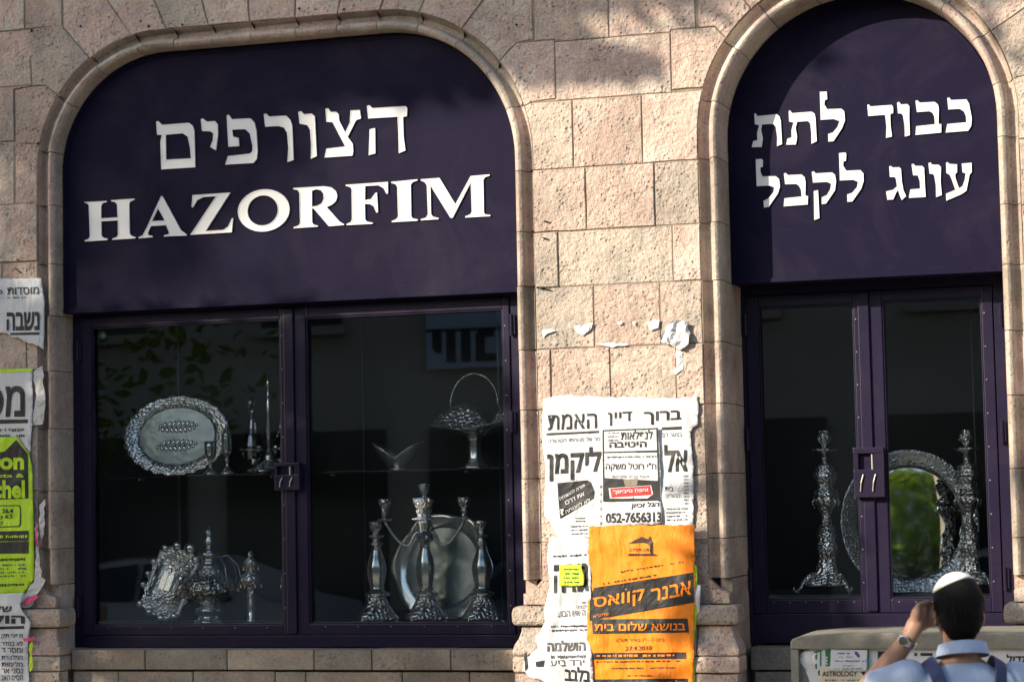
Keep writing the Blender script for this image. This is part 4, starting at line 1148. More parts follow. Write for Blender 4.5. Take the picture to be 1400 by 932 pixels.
class Sheet:
    """a sheet of paper pasted on a plane y = y0; outline in photo pixels; real creases"""
    def __init__(s, name, label, cat, outline, y0, mat, seed, amp=.004, group=None, ncr=9, step=5.0, parent=None, curl=None, rag=.45, ragged=(), crumple=0.0):
        s.crumple = crumple
        s.y0 = y0; s.R = random.Random(seed)
        xs = [a for a, b in outline]; ys = [b for a, b in outline]
        s.bx = (min(xs), max(xs), min(ys), max(ys))
        W, H = s.bx[1] - s.bx[0], s.bx[3] - s.bx[2]
        s.cr = []
        for k in range(ncr):
            th = s.R.choice([s.R.uniform(-.5, .5), s.R.uniform(.7, 2.4)])
            s.cr.append((s.R.uniform(s.bx[0], s.bx[1]), s.R.uniform(s.bx[2], s.bx[3]), cos(th), sin(th), amp * s.R.uniform(.3, 1.0), s.R.uniform(4.5, 10), s.R.uniform(20, 90)))
        s.ph = [s.R.uniform(0, 6) for _ in range(6)]; s.amp = amp; s.curl = curl
        # outline with ragged edge
        out = []
        for i in range(len(outline)):
            a, b = Vector(outline[i]), Vector(outline[(i + 1) % len(outline)])
            l = (b - a).length; n = max(1, int(l / 6)); rg = rag * (5.0 if i in ragged else 1.0)
            for k in range(n):
                q = a.lerp(b, k / n)
                if k: q = q + Vector((s.R.uniform(-rg, rg), s.R.uniform(-rg, rg)))
                out.append((q.x, q.y))
        if area(out) < 0: out.reverse()
        vs = [Vector(q) for q in out]; m = len(vs)
        y = s.bx[2] + step * .5
        while y < s.bx[3]:
            x = s.bx[0] + step * .5
            while x < s.bx[1]:
                vs.append(Vector((x + s.R.uniform(-2, 2), y + s.R.uniform(-2, 2)))); x += step
            y += step
        r = delaunay_2d_cdt(vs, [], [list(range(m))], 2, 1e-4)
        fs = [tuple(f) for f, og in zip(r[2], r[5]) if og]
        used = sorted({i for f in fs for i in f}); mp = {u: i for i, u in enumerate(used)}
        w = [s.pt(r[0][u].x, r[0][u].y) for u in used]
        cx, cy = (s.bx[0] + s.bx[1]) / 2, s.bx[3]
        base = wp(cx, cy, y0)
        if parent is None:
            s.t = thing(name, label, cat, base, group)
        else: s.t = parent
        pn = 'paper' if parent is None else name
        o = obj(pn, w, [tuple(mp[i] for i in f) for f in fs], mat, s.t, crumple == 0)
        fixn(o)
        bm = bmesh.new(); bm.from_mesh(o.data)
        md = o.modifiers.new('thick', 'SOLIDIFY'); md.thickness = .0006; md.offset = 0
        bm.free()
        s.o = o
    def w(s, x, y):
        h = s.amp * .35 * (sin(x * .055 + s.ph[0] + .8 * sin(y * .03 + s.ph[1])) + sin(y * .047 + s.ph[2] + .7 * sin(x * .04 + s.ph[3])))
        for (cx, cy, dx, dy, a, wd, ln) in s.cr:
            u = (x - cx) * dx + (y - cy) * dy; v = -(x - cx) * dy + (y - cy) * dx
            h += a * exp(-(v / wd) ** 2) * exp(-(u / ln) ** 2)
        nz = MN.noise(Vector((x * .045 + s.ph[4], y * .03 + s.ph[5], s.ph[0]))); n2 = MN.noise(Vector((x * .12 + s.ph[1], y * .09, s.ph[2])))
        h += s.amp * (.55 * (1 - abs(nz)) ** 4 + .25 * (1 - abs(n2)) ** 4)
        if s.crumple: h += s.crumple * (abs(MN.noise(Vector((x * .11 + s.ph[0], y * .11, s.ph[1])))) + .5 * MN.noise(Vector((x * .3, y * .3, s.ph[3]))))
        if s.curl: h += s.curl(x, y)
        return max(h, -.002)
    def pt(s, x, y, off=0.0):
        return wp(x, y, s.y0 - s.w(x, y) - off)
    def put(s, name, tris_px, faces, mat, off=.0012):
        vs = []
        for a, b in tris_px:
            h = max(s.w(a + dx, b + dy) for dx, dy in ((0, 0), (2.5, 0), (-2.5, 0), (0, 2.5), (0, -2.5)))
            vs.append(wp(a, b, s.y0 - h - off))
        return obj(name, vs, faces, mat, s.t)
    def patch(s, poly, mat, off=.0008, name='printed_panel', step=4.5):
        off += s.amp * .18
        if area(poly) < 0: poly = poly[::-1]
        out = []
        for i in range(len(poly)):
            a, b = Vector(poly[i]), Vector(poly[(i + 1) % len(poly)])
            n = max(1, int((b - a).length / step))
            out += [tuple(a.lerp(b, k / n)) for k in range(n)]
        b = bb(out); vs = [Vector(q) for q in out]; m = len(vs)
        y = b[2] + step * .5
        while y < b[3]:
            x = b[0] + step * .5
            while x < b[1]: vs.append(Vector((x, y))); x += step
            y += step
        r = delaunay_2d_cdt(vs, [], [list(range(m))], 2, 1e-4)
        fs = [tuple(f) for f, og in zip(r[2], r[5]) if og]
        used = sorted({i for f in fs for i in f}); mp = {u: i for i, u in enumerate(used)}
        return obj(name, [s.pt(r[0][u].x, r[0][u].y, off) for u in used], [tuple(mp[i] for i in f) for f in fs], mat, s.t)
    def text(s, txt, quad, mat, bold=.0, off=.0016, heb=True, shear=0.0, serif=False):
        """text fitted into quad TL, TR, BR, BL (photo pixels)"""
        v, f = glyphs(txt[::-1] if heb else txt, bold, shear)
        if not v: return
        x0 = min(a for a, b in v); x1 = max(a for a, b in v); y0 = min(b for a, b in v); y1 = max(b for a, b in v)
        TL, TR, BR, BL = [Vector(q) for q in quad]
        out = []
        for a, b in v:
            u = (a - x0) / (x1 - x0); w_ = (b - y0) / (y1 - y0)
            q = (BL.lerp(BR, u)).lerp(TL.lerp(TR, u), w_)
            out.append((q.x, q.y))
        out, f = subdiv(out, f, 3.5)
        off += s.amp * .15
        return s.put('lettering', out, f, mat, off)
    def greek(s, quad, mat, rows=1, seed=0, off=.0014, fill=.8):
        """lines of print too small to read: broken strokes"""
        R = random.Random(seed); TL, TR, BR, BL = [Vector(q) for q in quad]
        v = []; f = []
        for r in range(rows):
            u = R.uniform(0, .05)
            while u < 1 - .04:
                wl = R.uniform(.015, .05)
                if R.random() < fill:
                    h0 = (r + .25 + R.uniform(0, .12)) / rows; h1 = (r + .75 + R.uniform(-.12, .08)) / rows
                    q = [TL.lerp(TR, uu).lerp(BL.lerp(BR, uu), hh) for uu, hh in ((u, h0), (min(1, u + wl), h0), (min(1, u + wl), h1), (u, h1))]
                    k = len(v); v += [(a.x, a.y) for a in q]; f.append((k, k + 1, k + 2, k + 3))
                u += wl + R.uniform(.006, .025)
        if v:
            o = s.put('fine_print', v, f, mat, off + s.amp * .1); o['kind'] = 'stuff'; return o

def subdiv(v, f, mx):
    bm = bmesh.new()
    bv = [bm.verts.new((a, b, 0)) for a, b in v]
    for q in f:
        try: bm.faces.new([bv[i] for i in q])
        except ValueError: pass
    bmesh.ops.triangulate(bm, faces=bm.faces[:])
    for _ in range(4):
        es = [e for e in bm.edges if e.calc_length() > mx]
        if not es: break
        bmesh.ops.subdivide_edges(bm, edges=es, cuts=1)
        bmesh.ops.triangulate(bm, faces=[q for q in bm.faces if len(q.verts) > 3])
    bm.verts.index_update()
    o = [(q.co.x, q.co.y) for q in bm.verts], [tuple(x.index for x in q.verts) for q in bm.faces]
    bm.free(); return o
GC = {}
def glyphs(txt, bold, shear):
    key = (txt, bold, shear)
    if key in GC: return GC[key]
    cu = bpy.data.curves.new('glyphs', 'FONT')
    cu.body = txt; cu.offset = bold; cu.fill_mode = 'FRONT'; cu.resolution_u = 3; cu.shear = shear
    o = bpy.data.objects.new('glyphs', cu)
    COL.objects.link(o)
    dg = bpy.context.evaluated_depsgraph_get()
    me = bpy.data.meshes.new_from_object(o.evaluated_get(dg))
    v = [(p.co.x, p.co.y) for p in me.vertices]; f = [tuple(p.vertices) for p in me.polygons]
    bpy.data.objects.remove(o); bpy.data.curves.remove(cu); bpy.data.meshes.remove(me)
    # letters drawn as two crossing strokes are filled wrongly: give each stroke its own face
    par = list(range(len(v)))
    def root(i):
        while par[i] != i: i = par[i]
        return i
    for q in f:
        for i in q[1:]: par[root(i)] = root(q[0])
    comp = {}
    for i in range(len(v)): comp.setdefault(root(i), []).append(i)
    for c in comp.values():
        c.sort()
        if len(c) != 8 or c[-1] - c[0] != 7: continue
        ok = True
        for h in (c[:4], c[4:]):
            bx_ = bb([v[i] for i in h])
            if abs(abs(area([v[i] for i in h])) - (bx_[1] - bx_[0]) * (bx_[3] - bx_[2])) > 1e-3: ok = False
        if ok:
            f = [q for q in f if q[0] not in c] + [tuple(c[:4]), tuple(c[4:])]
    GC[key] = (v, f); return v, f

def Q(x0, y0, x1, y1, sl=0.0):
    return [(x0, y0), (x1, y0 + sl), (x1, y1 + sl), (x0, y1)]

# ---- left edge of the wall, top to bottom
s = Sheet('torn_notice', 'torn white notice with Hebrew print on the left wall edge', 'notice', [(-40, 382), (56, 380), (61, 412), (60, 478), (45, 470), (28, 463), (16, 461), (10, 456), (2, 455), (-40, 462)], -.006, MT['paper'], 3, .004, ragged=(3, 4, 5, 6, 7, 8))
s.text('מוסדות', Q(10, 393, 53, 403, -1), MT['ink'], .012)
s.text('ס', Q(-6, 396, 3, 402), MT['ink'], .012)
s.greek(Q(2, 405, 35, 409, -.5), MT['ink_grey'], 1, 4)
s.text('נשבה', Q(9, 427, 54, 452, -1), MT['ink'], .03)
s.patch([(14, 455), (54, 454), (54, 457.5), (14, 458)], MT['ink'])
s = Sheet('white_poster', 'white poster with thick black print above the green poster', 'poster', [(-40, 507), (44, 503), (45, 560), (41, 620), (22, 600), (-40, 604)], -.007, MT['paper'], 5, .004, ragged=(3,))
s.patch([(-40, 505.5), (44, 503.5), (44, 508), (-40, 511)], MT['green'])
s.text('מס', Q(-26, 528, 34, 571, -1), MT['ink'], .022)
s.patch([(-40, 574), (38, 573), (38, 578), (-40, 580)], MT['ink'])
s.greek(Q(-30, 584, 36, 600, -1), MT['ink_grey'], 2, 9)
s = Sheet('green_poster', 'fluorescent green poster with black panels on the left wall edge', 'poster', [(-40, 597), (24, 597), (32, 610), (40, 620), (44, 640), (46, 720), (47, 790), (32, 812), (-40, 816)], -.012, MT['green'], 8, .006, ncr=12)
s.patch([(-40, 622), (6, 617), (22, 601), (38, 620), (39, 681), (-40, 684)], MT['ink'])
s.text('ron', Q(-12, 625, 33, 642), MT['green'], .04, heb=False)
s.text('hopeta &', Q(-30, 647, 33, 654), MT['green'], .02, heb=False)
s.text('chel', Q(-9, 656, 34, 681), MT['green'], .04, heb=False)
for aa in ([(-40, 691), (26, 690), (28.5, 693), (28.5, 717), (26, 720), (-40, 722)],):
    s.patch(aa, MT['ink'], .0008); s.patch([(-40, 692.5), (25.5, 691.5), (27, 694), (27, 716), (25, 718.5), (-40, 720.5)], MT['green'], .0014)
s.text('26.4', Q(3, 695, 18, 701), MT['ink'], .02, .002, heb=False)
s.text('y 6.5', Q(0, 703, 17, 710), MT['ink'], .02, .002, heb=False)
s.text('7', Q(0, 713, 4, 718), MT['ink'], .02, .002, heb=False)
s.patch([(-40, 727), (39, 725), (39, 739), (-40, 740)], MT['ink'])
s.greek(Q(-20, 729, 37, 737), MT['green'], 1, 12, fill=.95)
s.patch([(-40, 741.5), (39, 739.5), (39, 756), (-40, 757)], MT['ink'])
s.greek(Q(-20, 761, 37, 769, -1), MT['ink'], 1, 13, fill=.95)
s.greek(Q(-20, 770, 38, 790, -1), MT['ink_grey'], 4, 14)
s.greek(Q(-20, 796, 34, 803, -1), MT['ink'], 1, 15, fill=.95)
s = Sheet('white_notice', 'long white notice under the green poster at the left wall edge', 'notice', [(-40, 812), (34, 810), (27, 826), (36, 842), (42, 850), (38, 880), (40, 940), (38, 970), (-40, 975)], -.048, MT['paper'], 21, .005, ragged=(1, 2, 3))
s.text('של', Q(-8, 826, 16, 836), MT['ink'], .02)
s.text('הול', Q(-12, 838, 34, 852), MT['ink'], .04)
s.patch([(-40, 857), (33, 855), (33, 859), (-40, 861)], MT['ink'])
for k, w_ in enumerate(('מפני תק', 'לא בסדר', 'ומסר ד', 'ממלצרת', 'מלימות', 'נסני אר', 'חסים האנ')):
    s.text(w_, Q(2, 866 + k * 9.4, 31, 873 + k * 9.4), MT['ink'], .008)
for k, (pl, mt, yy, lab) in enumerate((
    ([(46, 508), (58, 500), (62, 545), (58, 580), (44, 582), (49, 545)], 'paper_grey', -.004, 'grey torn paper strip on the moulding beside the white poster'),
    ([(48, 712), (52, 718), (54, 760), (56, 788), (62, 792), (50, 812), (40, 830), (26, 828), (33, 814), (47, 795), (50, 760)], 'paper_grey', -.016, 'shredded grey paper hanging by the green poster corner'),
    ([(49, 714), (52, 722), (51, 752), (48.5, 735)], 'pink', -.024, 'narrow pink paper shred beside the green poster'),
    ([(31, 822), (50, 812), (52, 816), (40, 824), (33, 828)], 'pink', -.026, 'crumpled pink paper shred under the green poster'),
    ([(31, 872), (48, 870), (46, 876), (33, 877)], 'pink', -.055, 'small dark pink shred on the long white notice'),
    ([(54, 690), (61, 682), (60, 730), (55, 742)], 'paper_grey', -.004, 'pale paper remnant on the left moulding'),
    ([(40, 880), (44, 876), (45, 912), (41, 918)], 'yellow', -.050, 'yellow green paper sliver at the bottom left base'))):
    Sheet('paper_scrap', lab, 'paper scrap', pl, yy, MT[mt], 60 + k, .003, rag=1.7, ncr=4, step=4.5, crumple=.010)

# ---- the pier: bare scraps above, notices, orange poster
for k, (pl, lab, a_) in enumerate((
    ([(741, 452), (752, 449), (760, 452), (748, 456), (742, 462)], 'small white scrap left on the pier under the cracked stone', .003),
    ([(784, 446), (794, 444), (811, 441), (806, 452), (797, 459), (788, 455)], 'white scrap with curled edge on the pier', .010),
    ([(884, 439), (902, 437), (900, 448), (890, 452)], 'small white scrap at the middle joint of the pier', .004),
    ([(912, 444), (925, 437), (940, 441), (944, 456), (941, 470), (930, 478), (915, 470), (902, 466), (905, 456)], 'crumpled white paper hanging off the pier', .030),
    ([(924, 478), (933, 482), (934, 505), (924, 512), (918, 508), (926, 500)], 'thin torn strip below the crumpled paper on the pier', .010),
    ([(815, 470), (838, 468), (860, 471), (838, 475)], 'flat white remnant along a joint of the pier', .002),
    ([(843, 440), (851, 439), (850, 443), (845, 444)], 'tiny white scrap beside the upright joint of the pier', .002),
    ([(864, 441), (869, 438), (868, 446)], 'tiny white scrap right of the upright joint of the pier', .002))):
    Sheet('paper_scrap', lab, 'paper scrap', pl, -.004 if k != 3 else -.012, MT['paper'], 90 + k, .0015, rag=1.7, ncr=3, step=4, crumple=a_)

s = Sheet('white_notice', 'lower white notices in layers left of the orange poster', 'notice', [(752, 734), (806, 735), (808, 800), (808, 870), (812, 945), (780, 950), (735, 928), (724, 925), (714, 915), (716, 903), (724, 896), (736, 885), (732, 876), (745, 850), (744, 832), (752, 800), (748, 760)], -.046, MT['paper'], 33, .0065, ncr=22, ragged=(4, 5, 6, 7, 8, 9, 10, 11, 12), step=4.5)
s.greek(Q(756, 757, 803, 763, -2), MT['ink'], 1, 31, fill=.95)
s.text('גורה', Q(757, 772, 804, 812, -3), MT['ink'], .03)
s.greek(Q(795, 820, 803, 826), MT['ink_grey'], 1, 32)
s.text('לבנים', Q(788, 826, 802, 831), MT['ink_grey'], .01); s.text('ה איוו הבוע', Q(762, 835, 800, 843, -2), MT['ink_grey'], .01)
s.greek(Q(752, 853, 804, 864, -1), MT['ink'], 2, 34, fill=.9)
s.text('הושלמה', Q(748, 875, 800, 890, -1), MT['ink_grey'], .03)
s.greek(Q(748, 893, 802, 902, -1), MT['ink_grey'], 1, 36, fill=.95)
s.text('ירד ביע', Q(752, 902, 798, 910, -1), MT['ink_grey'], .0)
s.text('בלבב', Q(772, 910, 806, 930, 2), MT['ink'], .03)
s.patch([(716, 893), (720, 890), (722, 912), (718, 917)], MT['ink']); s.patch([(732, 904), (745, 902), (743, 911), (733, 911)], MT['ink'])
s = Sheet('death_notice', 'large white mourning notice pasted across the pier', 'notice', [(743, 545), (765, 540), (800, 541), (860, 543), (930, 545), (954, 541), (954, 580), (944, 590), (948, 640), (948, 720), (872, 725), (800, 735), (790, 755), (768, 752), (762, 735), (752, 712), (744, 705), (746, 640), (741, 600)], -.010, MT['paper'], 41, .0055, ncr=16, step=3.8, ragged=(0, 1, 2, 3, 4, 5, 6))
s.text('ברוך', Q(880, 563, 931, 581, -3), MT['ink'], .022); s.text('דיין', Q(831, 564, 864, 582, -2), MT['ink'], .010); s.text('האמת', Q(749, 567, 816, 588, -3), MT['ink'], .010)
s.patch([(747, 592), (819, 588.5), (819, 591.5), (747, 595)], MT['ink']); s.patch([(905, 584), (932, 582.5), (932, 587), (905, 587.5)], MT['ink'])
s.text('מר אל מנוחתו הטהורה', Q(749, 599, 820, 605, -3), MT['ink_grey'], .0); s.text('בצער רב', Q(905, 592, 932, 597, -1), MT['ink_grey'], .0)
s.text('ליקמן', Q(748, 614, 822, 658, -4), MT['ink'], .03); s.text('אל', Q(908, 608, 940, 645, -1), MT['ink'], .03)
s.patch([(762, 660), (803, 656), (808, 659), (813, 672), (812, 681), (766, 709), (764, 690)], MT['ink'])
s.text('תודה להשגחה', [(764, 679), (799, 660), (800, 665), (766, 684)], MT['paper'], .010, .002); s.text('את דרכו', [(772, 685), (798, 672), (799, 677), (774, 690)], MT['paper'], .010, .002); s.text('לא למנוחה', [(772, 697), (806, 680), (807, 685), (774, 702)], MT['paper'], .010, .002)
s.text('?', [(764, 697), (770, 694), (773, 702), (767, 705)], MT['paper'], .03, .002, heb=False)
s.text('בית', Q(909, 665, 920, 671), MT['ink'], .0); s.text('ההורים', Q(910, 675, 929, 680), MT['ink_grey'], .0)
s.greek(Q(910, 693, 940, 713, -1), MT['ink_grey'], 4, 42); s.greek([(934, 648), (942, 648), (942, 690), (935, 690)], MT['ink_grey'], 9, 43)
s.greek(Q(786, 706, 800, 714), MT['ink'], 2, 44, fill=.95); s.greek(Q(780, 717, 804, 732, -1), MT['ink_grey'], 3, 45)
s.greek([(820, 660), (823, 660), (823, 720), (820, 720)], MT['ink'], 6, 46)
s = Sheet('small_notice', 'small framed notice with red strip pasted over the mourning notice', 'notice', [(823, 587), (900, 584), (903, 640), (905, 716), (825, 719), (824, 650)], -.022, MT['paper'], 51, .003, ncr=8, rag=.5)
for pl in ([(824, 587.5), (899, 584.5), (899, 586.5), (824, 589.5)], [(897, 585), (899.5, 585), (903, 685), (900.5, 685)], [(823.5, 588), (825.5, 588), (826.5, 685), (824.5, 685)], [(824, 617.5), (900, 615), (900.5, 618), (824, 619)]): s.patch(pl, MT['ink'])
s.text('לנפלאות', Q(849, 588, 892, 601, -1), MT['ink'], .012); s.greek(Q(831, 589, 846, 604), MT['ink_grey'], 3, 52); s.text('היטיבה', Q(833, 604, 884, 612, -1), MT['ink'], .03)
s.greek(Q(828, 622, 898, 627, -1), MT['ink_grey'], 1, 53); s.text('ח"י רוטל משקה', Q(828, 632, 897, 644, 0), MT['ink'], .012); s.text('וקיבל קצים ומקלאת', Q(837, 649, 887, 654, 0), MT['ink_grey'], .0)
s.patch([(825, 653), (901, 657), (903, 684), (826, 686)], MT['ink'])
s.patch([(832, 667), (890, 663), (893, 675), (885, 681), (834, 681)], MT['paper'], .0012); s.patch([(834, 667.5), (889, 663.5), (891, 676), (836, 680)], MT['ink_red'], .0018)
s.text('איפה סיבישך', [(838, 670), (886, 667), (887, 673), (839, 676)], MT['paper'], .02, .0026)
s.patch([(852, 655), (872, 654), (871, 663), (855, 665)], plain('sepia print', (.22, .19, .15), .7, noise=.4, nscale=90), .0015)
s.text('הגל זכיון', Q(863, 687, 901, 696, -2), MT['ink'], .015, shear=.2)
s.text('052-7656313', Q(828, 701, 904, 715, -2), MT['ink'], .03, heb=False)
s = Sheet('yellow_sticker', 'fluorescent yellow sticker on the lower white notices', 'sticker', [(765, 772), (794, 771), (799, 790), (798, 800), (764, 801)], -.064, MT['yellow'], 55, .002, rag=.4)
s.greek(Q(770, 775, 792, 798), MT['ink_dkgreen'], 4, 56)
s = Sheet('orange_poster', 'orange lecture poster with black bands on the pier', 'poster', [(805, 719), (870, 718), (949, 717), (950, 760), (949, 880), (946, 962), (803, 965), (802, 880), (804, 800)], -.050, MT['orange'], 61, .0075, ncr=22, step=3.6, rag=.8)
ob = MT['ink_brown']
s.patch([(858, 743), (877, 733), (886, 736.5), (888, 733), (890, 733.5), (891, 738), (893, 741), (893, 756), (899, 758.5), (899, 759.5), (859, 759.5), (859, 756.5), (889, 756.5), (888.5, 746), (884, 742.5), (878, 741.5)], ob, step=6)
s.text('תנו תחליט', Q(860, 748, 887, 753.5, 0), ob, .01)
s.greek([(836, 781), (938, 765), (938, 769), (836, 785)], ob, 1, 62, fill=.7); s.greek([(817, 796), (898, 783), (898, 788), (817, 801)], ob, 1, 63, fill=.7)
s.patch([(812, 803), (948, 782), (949, 823), (806, 848), (806, 822)], MT['ink'])
s.text('אבנר', [(890, 805), (945, 793), (945, 812), (890, 822)], MT['orange'], .016, .0024); s.text('קוואס', [(811, 817), (881, 804), (881, 826), (811, 835)], MT['orange'], .016, .0024); s.text('שליט"א', [(811, 840), (833, 836), (833, 840), (811, 844)], MT['orange'], .0, .0024)
s.patch([(809, 846), (940, 845), (942, 864), (810, 866)], MT['ink'])
s.text('בנושא שלום בית', Q(813, 850, 937, 862, -1), MT['orange'], .016, .0024)
s.text('ביום ה - י"ג באייר תש"ע', Q(842, 872, 908, 877, -1), ob, .0); s.text('27.4.2010', Q(855, 883, 891, 889, -1), ob, .01, heb=False)
s.patch([(806, 892), (938, 891), (938, 900), (806, 901)], MT['ink']); s.greek(Q(813, 893, 934, 899, -1), MT['orange'], 1, 64, off=.0022, fill=.9)
s.greek(Q(812, 902, 934, 906, -1), ob, 1, 65, fill=.95); s.greek(Q(836, 911, 926, 915, -1), ob, 1, 66, fill=.9); s.greek(Q(856, 921, 892, 925), ob, 1, 67, fill=.8)
s.patch([(812, 928), (940, 927), (940, 946), (812, 948)], MT['ink']); s.text('כל הציבור מוזמן בשמחה', Q(816, 930, 936, 943, -1), MT['orange'], .02, .0024)
Sheet('paper_scrap', 'thin green paper edge showing behind the orange poster', 'paper scrap', [(948, 768), (953, 775), (953, 840), (949, 880), (950, 935), (945, 940), (944, 800)], -.044, MT['green'], 71, .003, ncr=4)
Sheet('paper_scrap', 'pale paper edge right of the orange poster', 'paper scrap', [(946, 796), (958, 800), (957, 835), (950, 845), (945, 830)], -.038, MT['paper'], 72, .004, ncr=4)

# ================================================================ UTILITY CABINET
MT['cab'] = plain('weathered concrete', (.23, .22, .18), .85, noise=.5, nscale=14, bump=.003, bscale=90)
cy0, cy1 = -.85, -.42
cx0 = wp(1080, 870, cy0).x; cx1 = cx0 + 1.35; czt = wp(1200, 869, cy0).z
CAB = thing('utility_cabinet', 'weathered grey street utility cabinet covered with notices', 'cabinet', ((cx0 + cx1) / 2, (cy0 + cy1) / 2, 0))
MB().box(cx0 + .02, cx1 - .02, cy0 + .03, cy1 - .02, .0, czt - .051).build('body', MT['cab'], CAB)
lid = MB()
prof = [(0, -.05), (0, -.022), (.010, -.010), (.04, -.002), (.18, .008), (.40, .012)]
W = cx1 - cx0
pts = [(-cx0 * 0 + a, h) for a, h in prof] + [(W - a, h) for a, h in prof[::-1]]
n = len(pts)
vs = [(cx0 + a, cy0, czt + h) for a, h in pts] + [(cx0 + a, cy1, czt + h) for a, h in pts]
lid.add(vs, [tuple(range(n)), tuple(range(2 * n - 1, n - 1, -1))] + [(i, (i + 1) % n, n + (i + 1) % n, n + i) for i in range(n)])
lo = lid.build('lid', MT['cab'], CAB)
md = lo.modifiers.new('bevel', 'BEVEL'); md.width = .006; md.segments = 2; md.limit_method = 'ANGLE'
for xx in (cx0, cx1 - .03): MB().box(xx, xx + .03, cy0 + .004, cy0 + .0295, 0, czt - .051, .004).build('door_post', MT['cab'], CAB)
yc = cy0 + .026
s = Sheet('cabinet_notice', 'white paper covering most of the utility cabinet front', 'notice', [(1106, 876), (1194, 876), (1290, 879), (1440, 884), (1440, 990), (1112, 990), (1105, 925), (1093, 897), (1097, 890), (1106, 888)], yc, MT['paper'], 81, .003, ragged=(5, 6, 7, 8))
s.patch([(1200, 890), (1222, 890), (1222, 902), (1200, 904)], MT['ink']); s.patch([(1250, 892), (1254, 892), (1254, 896), (1250, 896)], MT['ink']); s.patch([(1258.5, 892), (1275, 892), (1275, 896), (1258.5, 896)], MT['ink'])
s.text('תוספת', Q(1252, 907, 1282, 917), MT['ink'], .02); s.text('גדול', Q(1376, 894, 1402, 906), MT['ink'], .03); s.patch([(1384, 909), (1402, 908), (1402, 911), (1384, 912)], MT['ink'])
s.patch([(1240, 904), (1243, 905), (1244, 920), (1238, 919)], MT['ink'])
s.patch([(1090, 882), (1091.5, 882), (1090.5, 897), (1088.5, 897)], MT['ink']); s.patch([(1095, 886), (1099, 889), (1096, 892)], MT['ink'])
s = Sheet('green_bordered_notice', 'white notice with a dark green border on the cabinet', 'notice', [(1123, 880), (1187, 881), (1188, 925), (1126, 930), (1112, 912), (1110, 898)], yc - .006, MT['paper'], 82, .003)
g = MT['ink_dkgreen']
s.patch([(1123, 880.5), (1187, 881), (1187, 887.5), (1123, 886.5)], g); s.patch([(1121, 888), (1123, 888), (1123, 910), (1121, 910)], g); s.patch([(1186, 887), (1188, 887), (1188, 920), (1186, 920)], g); s.patch([(1112, 890), (1121, 888), (1121, 890), (1115, 893)], g)
s.patch([(1128.5, 888), (1136, 888), (1136, 910), (1128.5, 910)], g); s.text('E', Q(1128.8, 897, 1131.6, 908), MT['paper'], .03, .002, heb=False)
for a_, b_ in ((1114, 895), (1114, 908), (1118, 917)): s.patch([(a_, b_), (a_ + 3, b_ - 2), (a_ + 3, b_ + 6), (a_ + 1, b_ + 6)], g)
s = Sheet('astrology_notice', 'cream notice headed ASTROLOGY at the cabinet bottom', 'notice', [(1121, 910), (1186, 916), (1187, 950), (1121, 950)], yc - .011, paper_mat('cream paper', (.70, .62, .46)), 83, .002)
s.text('ASTROLOGY', Q(1124, 917, 1172, 924, 0), MT['ink'], .02, heb=False); s.patch([(1176, 918), (1184, 917), (1181, 923)], MT['ink']); s.greek(Q(1126, 927, 1184, 931), MT['ink_grey'], 1, 84)
s = Sheet('white_card', 'small white card with purple leaf mark on the cabinet', 'card', [(1136, 887), (1186, 888), (1185, 917), (1135, 916)], yc - .016, MT['paper'], 85, .0012, ncr=3, rag=.2)
s.greek(Q(1144, 890, 1164, 895), MT['ink_purple'], 1, 86); s.patch([(1168, 890), (1172, 890), (1176, 896), (1174, 899), (1169, 894)], MT['ink_purple'])
s.greek(Q(1146, 896, 1166, 899), MT['ink_purple'], 1, 87); s.greek(Q(1139, 901, 1181, 905), MT['ink_purple'], 1, 88); s.greek(Q(1152, 908, 1168, 911), MT['ink_purple'], 1, 89); s.greek(Q(1143, 912, 1178, 915), MT['ink'], 1, 90)

# ================================================================ STREET BEHIND THE CAMERA (seen in the panes and the silver, and shading the wall)
def leaf_cloud(mb, c, r, n, size, R, flat=(1, 1, 1)):
    for _ in range(n):
        while True:
            q = Vector((R.uniform(-1, 1), R.uniform(-1, 1), R.uniform(-1, 1)))
            if .15 < q.length < 1: break
        p = Vector(c) + Vector((q.x * r * flat[0], q.y * r * flat[1], q.z * r * flat[2]))
        a = Vector((R.uniform(-1, 1), R.uniform(-1, 1), R.uniform(-.6, .6))).normalized()
        b2 = a.cross(Vector((R.uniform(-1, 1), R.uniform(-1, 1), R.uniform(-1, 1)))).normalized()
        l = size * R.uniform(.7, 1.3); w_ = l * .45
        mb.add([p - a * l, p + b2 * w_, p + a * l, p - b2 * w_], [(0, 1, 2, 3)])
def leaf_mat(name, col):
    m = bpy.data.materials.new(name); m.use_nodes = True
    nt = m.node_tree; nt.nodes.clear(); L = nt.links.new
    out = N(nt, 'ShaderNodeOutputMaterial'); mx = N(nt, 'ShaderNodeMixShader'); mx.inputs[0].default_value = .6
    d = N(nt, 'ShaderNodeBsdfDiffuse'); tl = N(nt, 'ShaderNodeBsdfTranslucent')
    tc = N(nt, 'ShaderNodeTexCoord'); nz = N(nt, 'ShaderNodeTexNoise', Scale=1.7, Detail=3.0); L(tc.outputs['Object'], nz.inputs['Vector'])
    mc = N(nt, 'ShaderNodeMix', data_type='RGBA'); mc.inputs['A'].default_value = tuple(c * .6 for c in col) + (1,); mc.inputs['B'].default_value = tuple(min(1, c * 1.5) for c in col) + (1,)
    L(nz.outputs['Fac'], mc.inputs['Factor']); L(mc.outputs['Result'], d.inputs[0]); L(mc.outputs['Result'], tl.inputs[0])
    L(d.outputs[0], mx.inputs[1]); L(tl.outputs[0], mx.inputs[2]); L(mx.outputs[0], out.inputs[0])
    return m
MT['leaf'] = leaf_mat('street tree leaves', (.15, .22, .025))
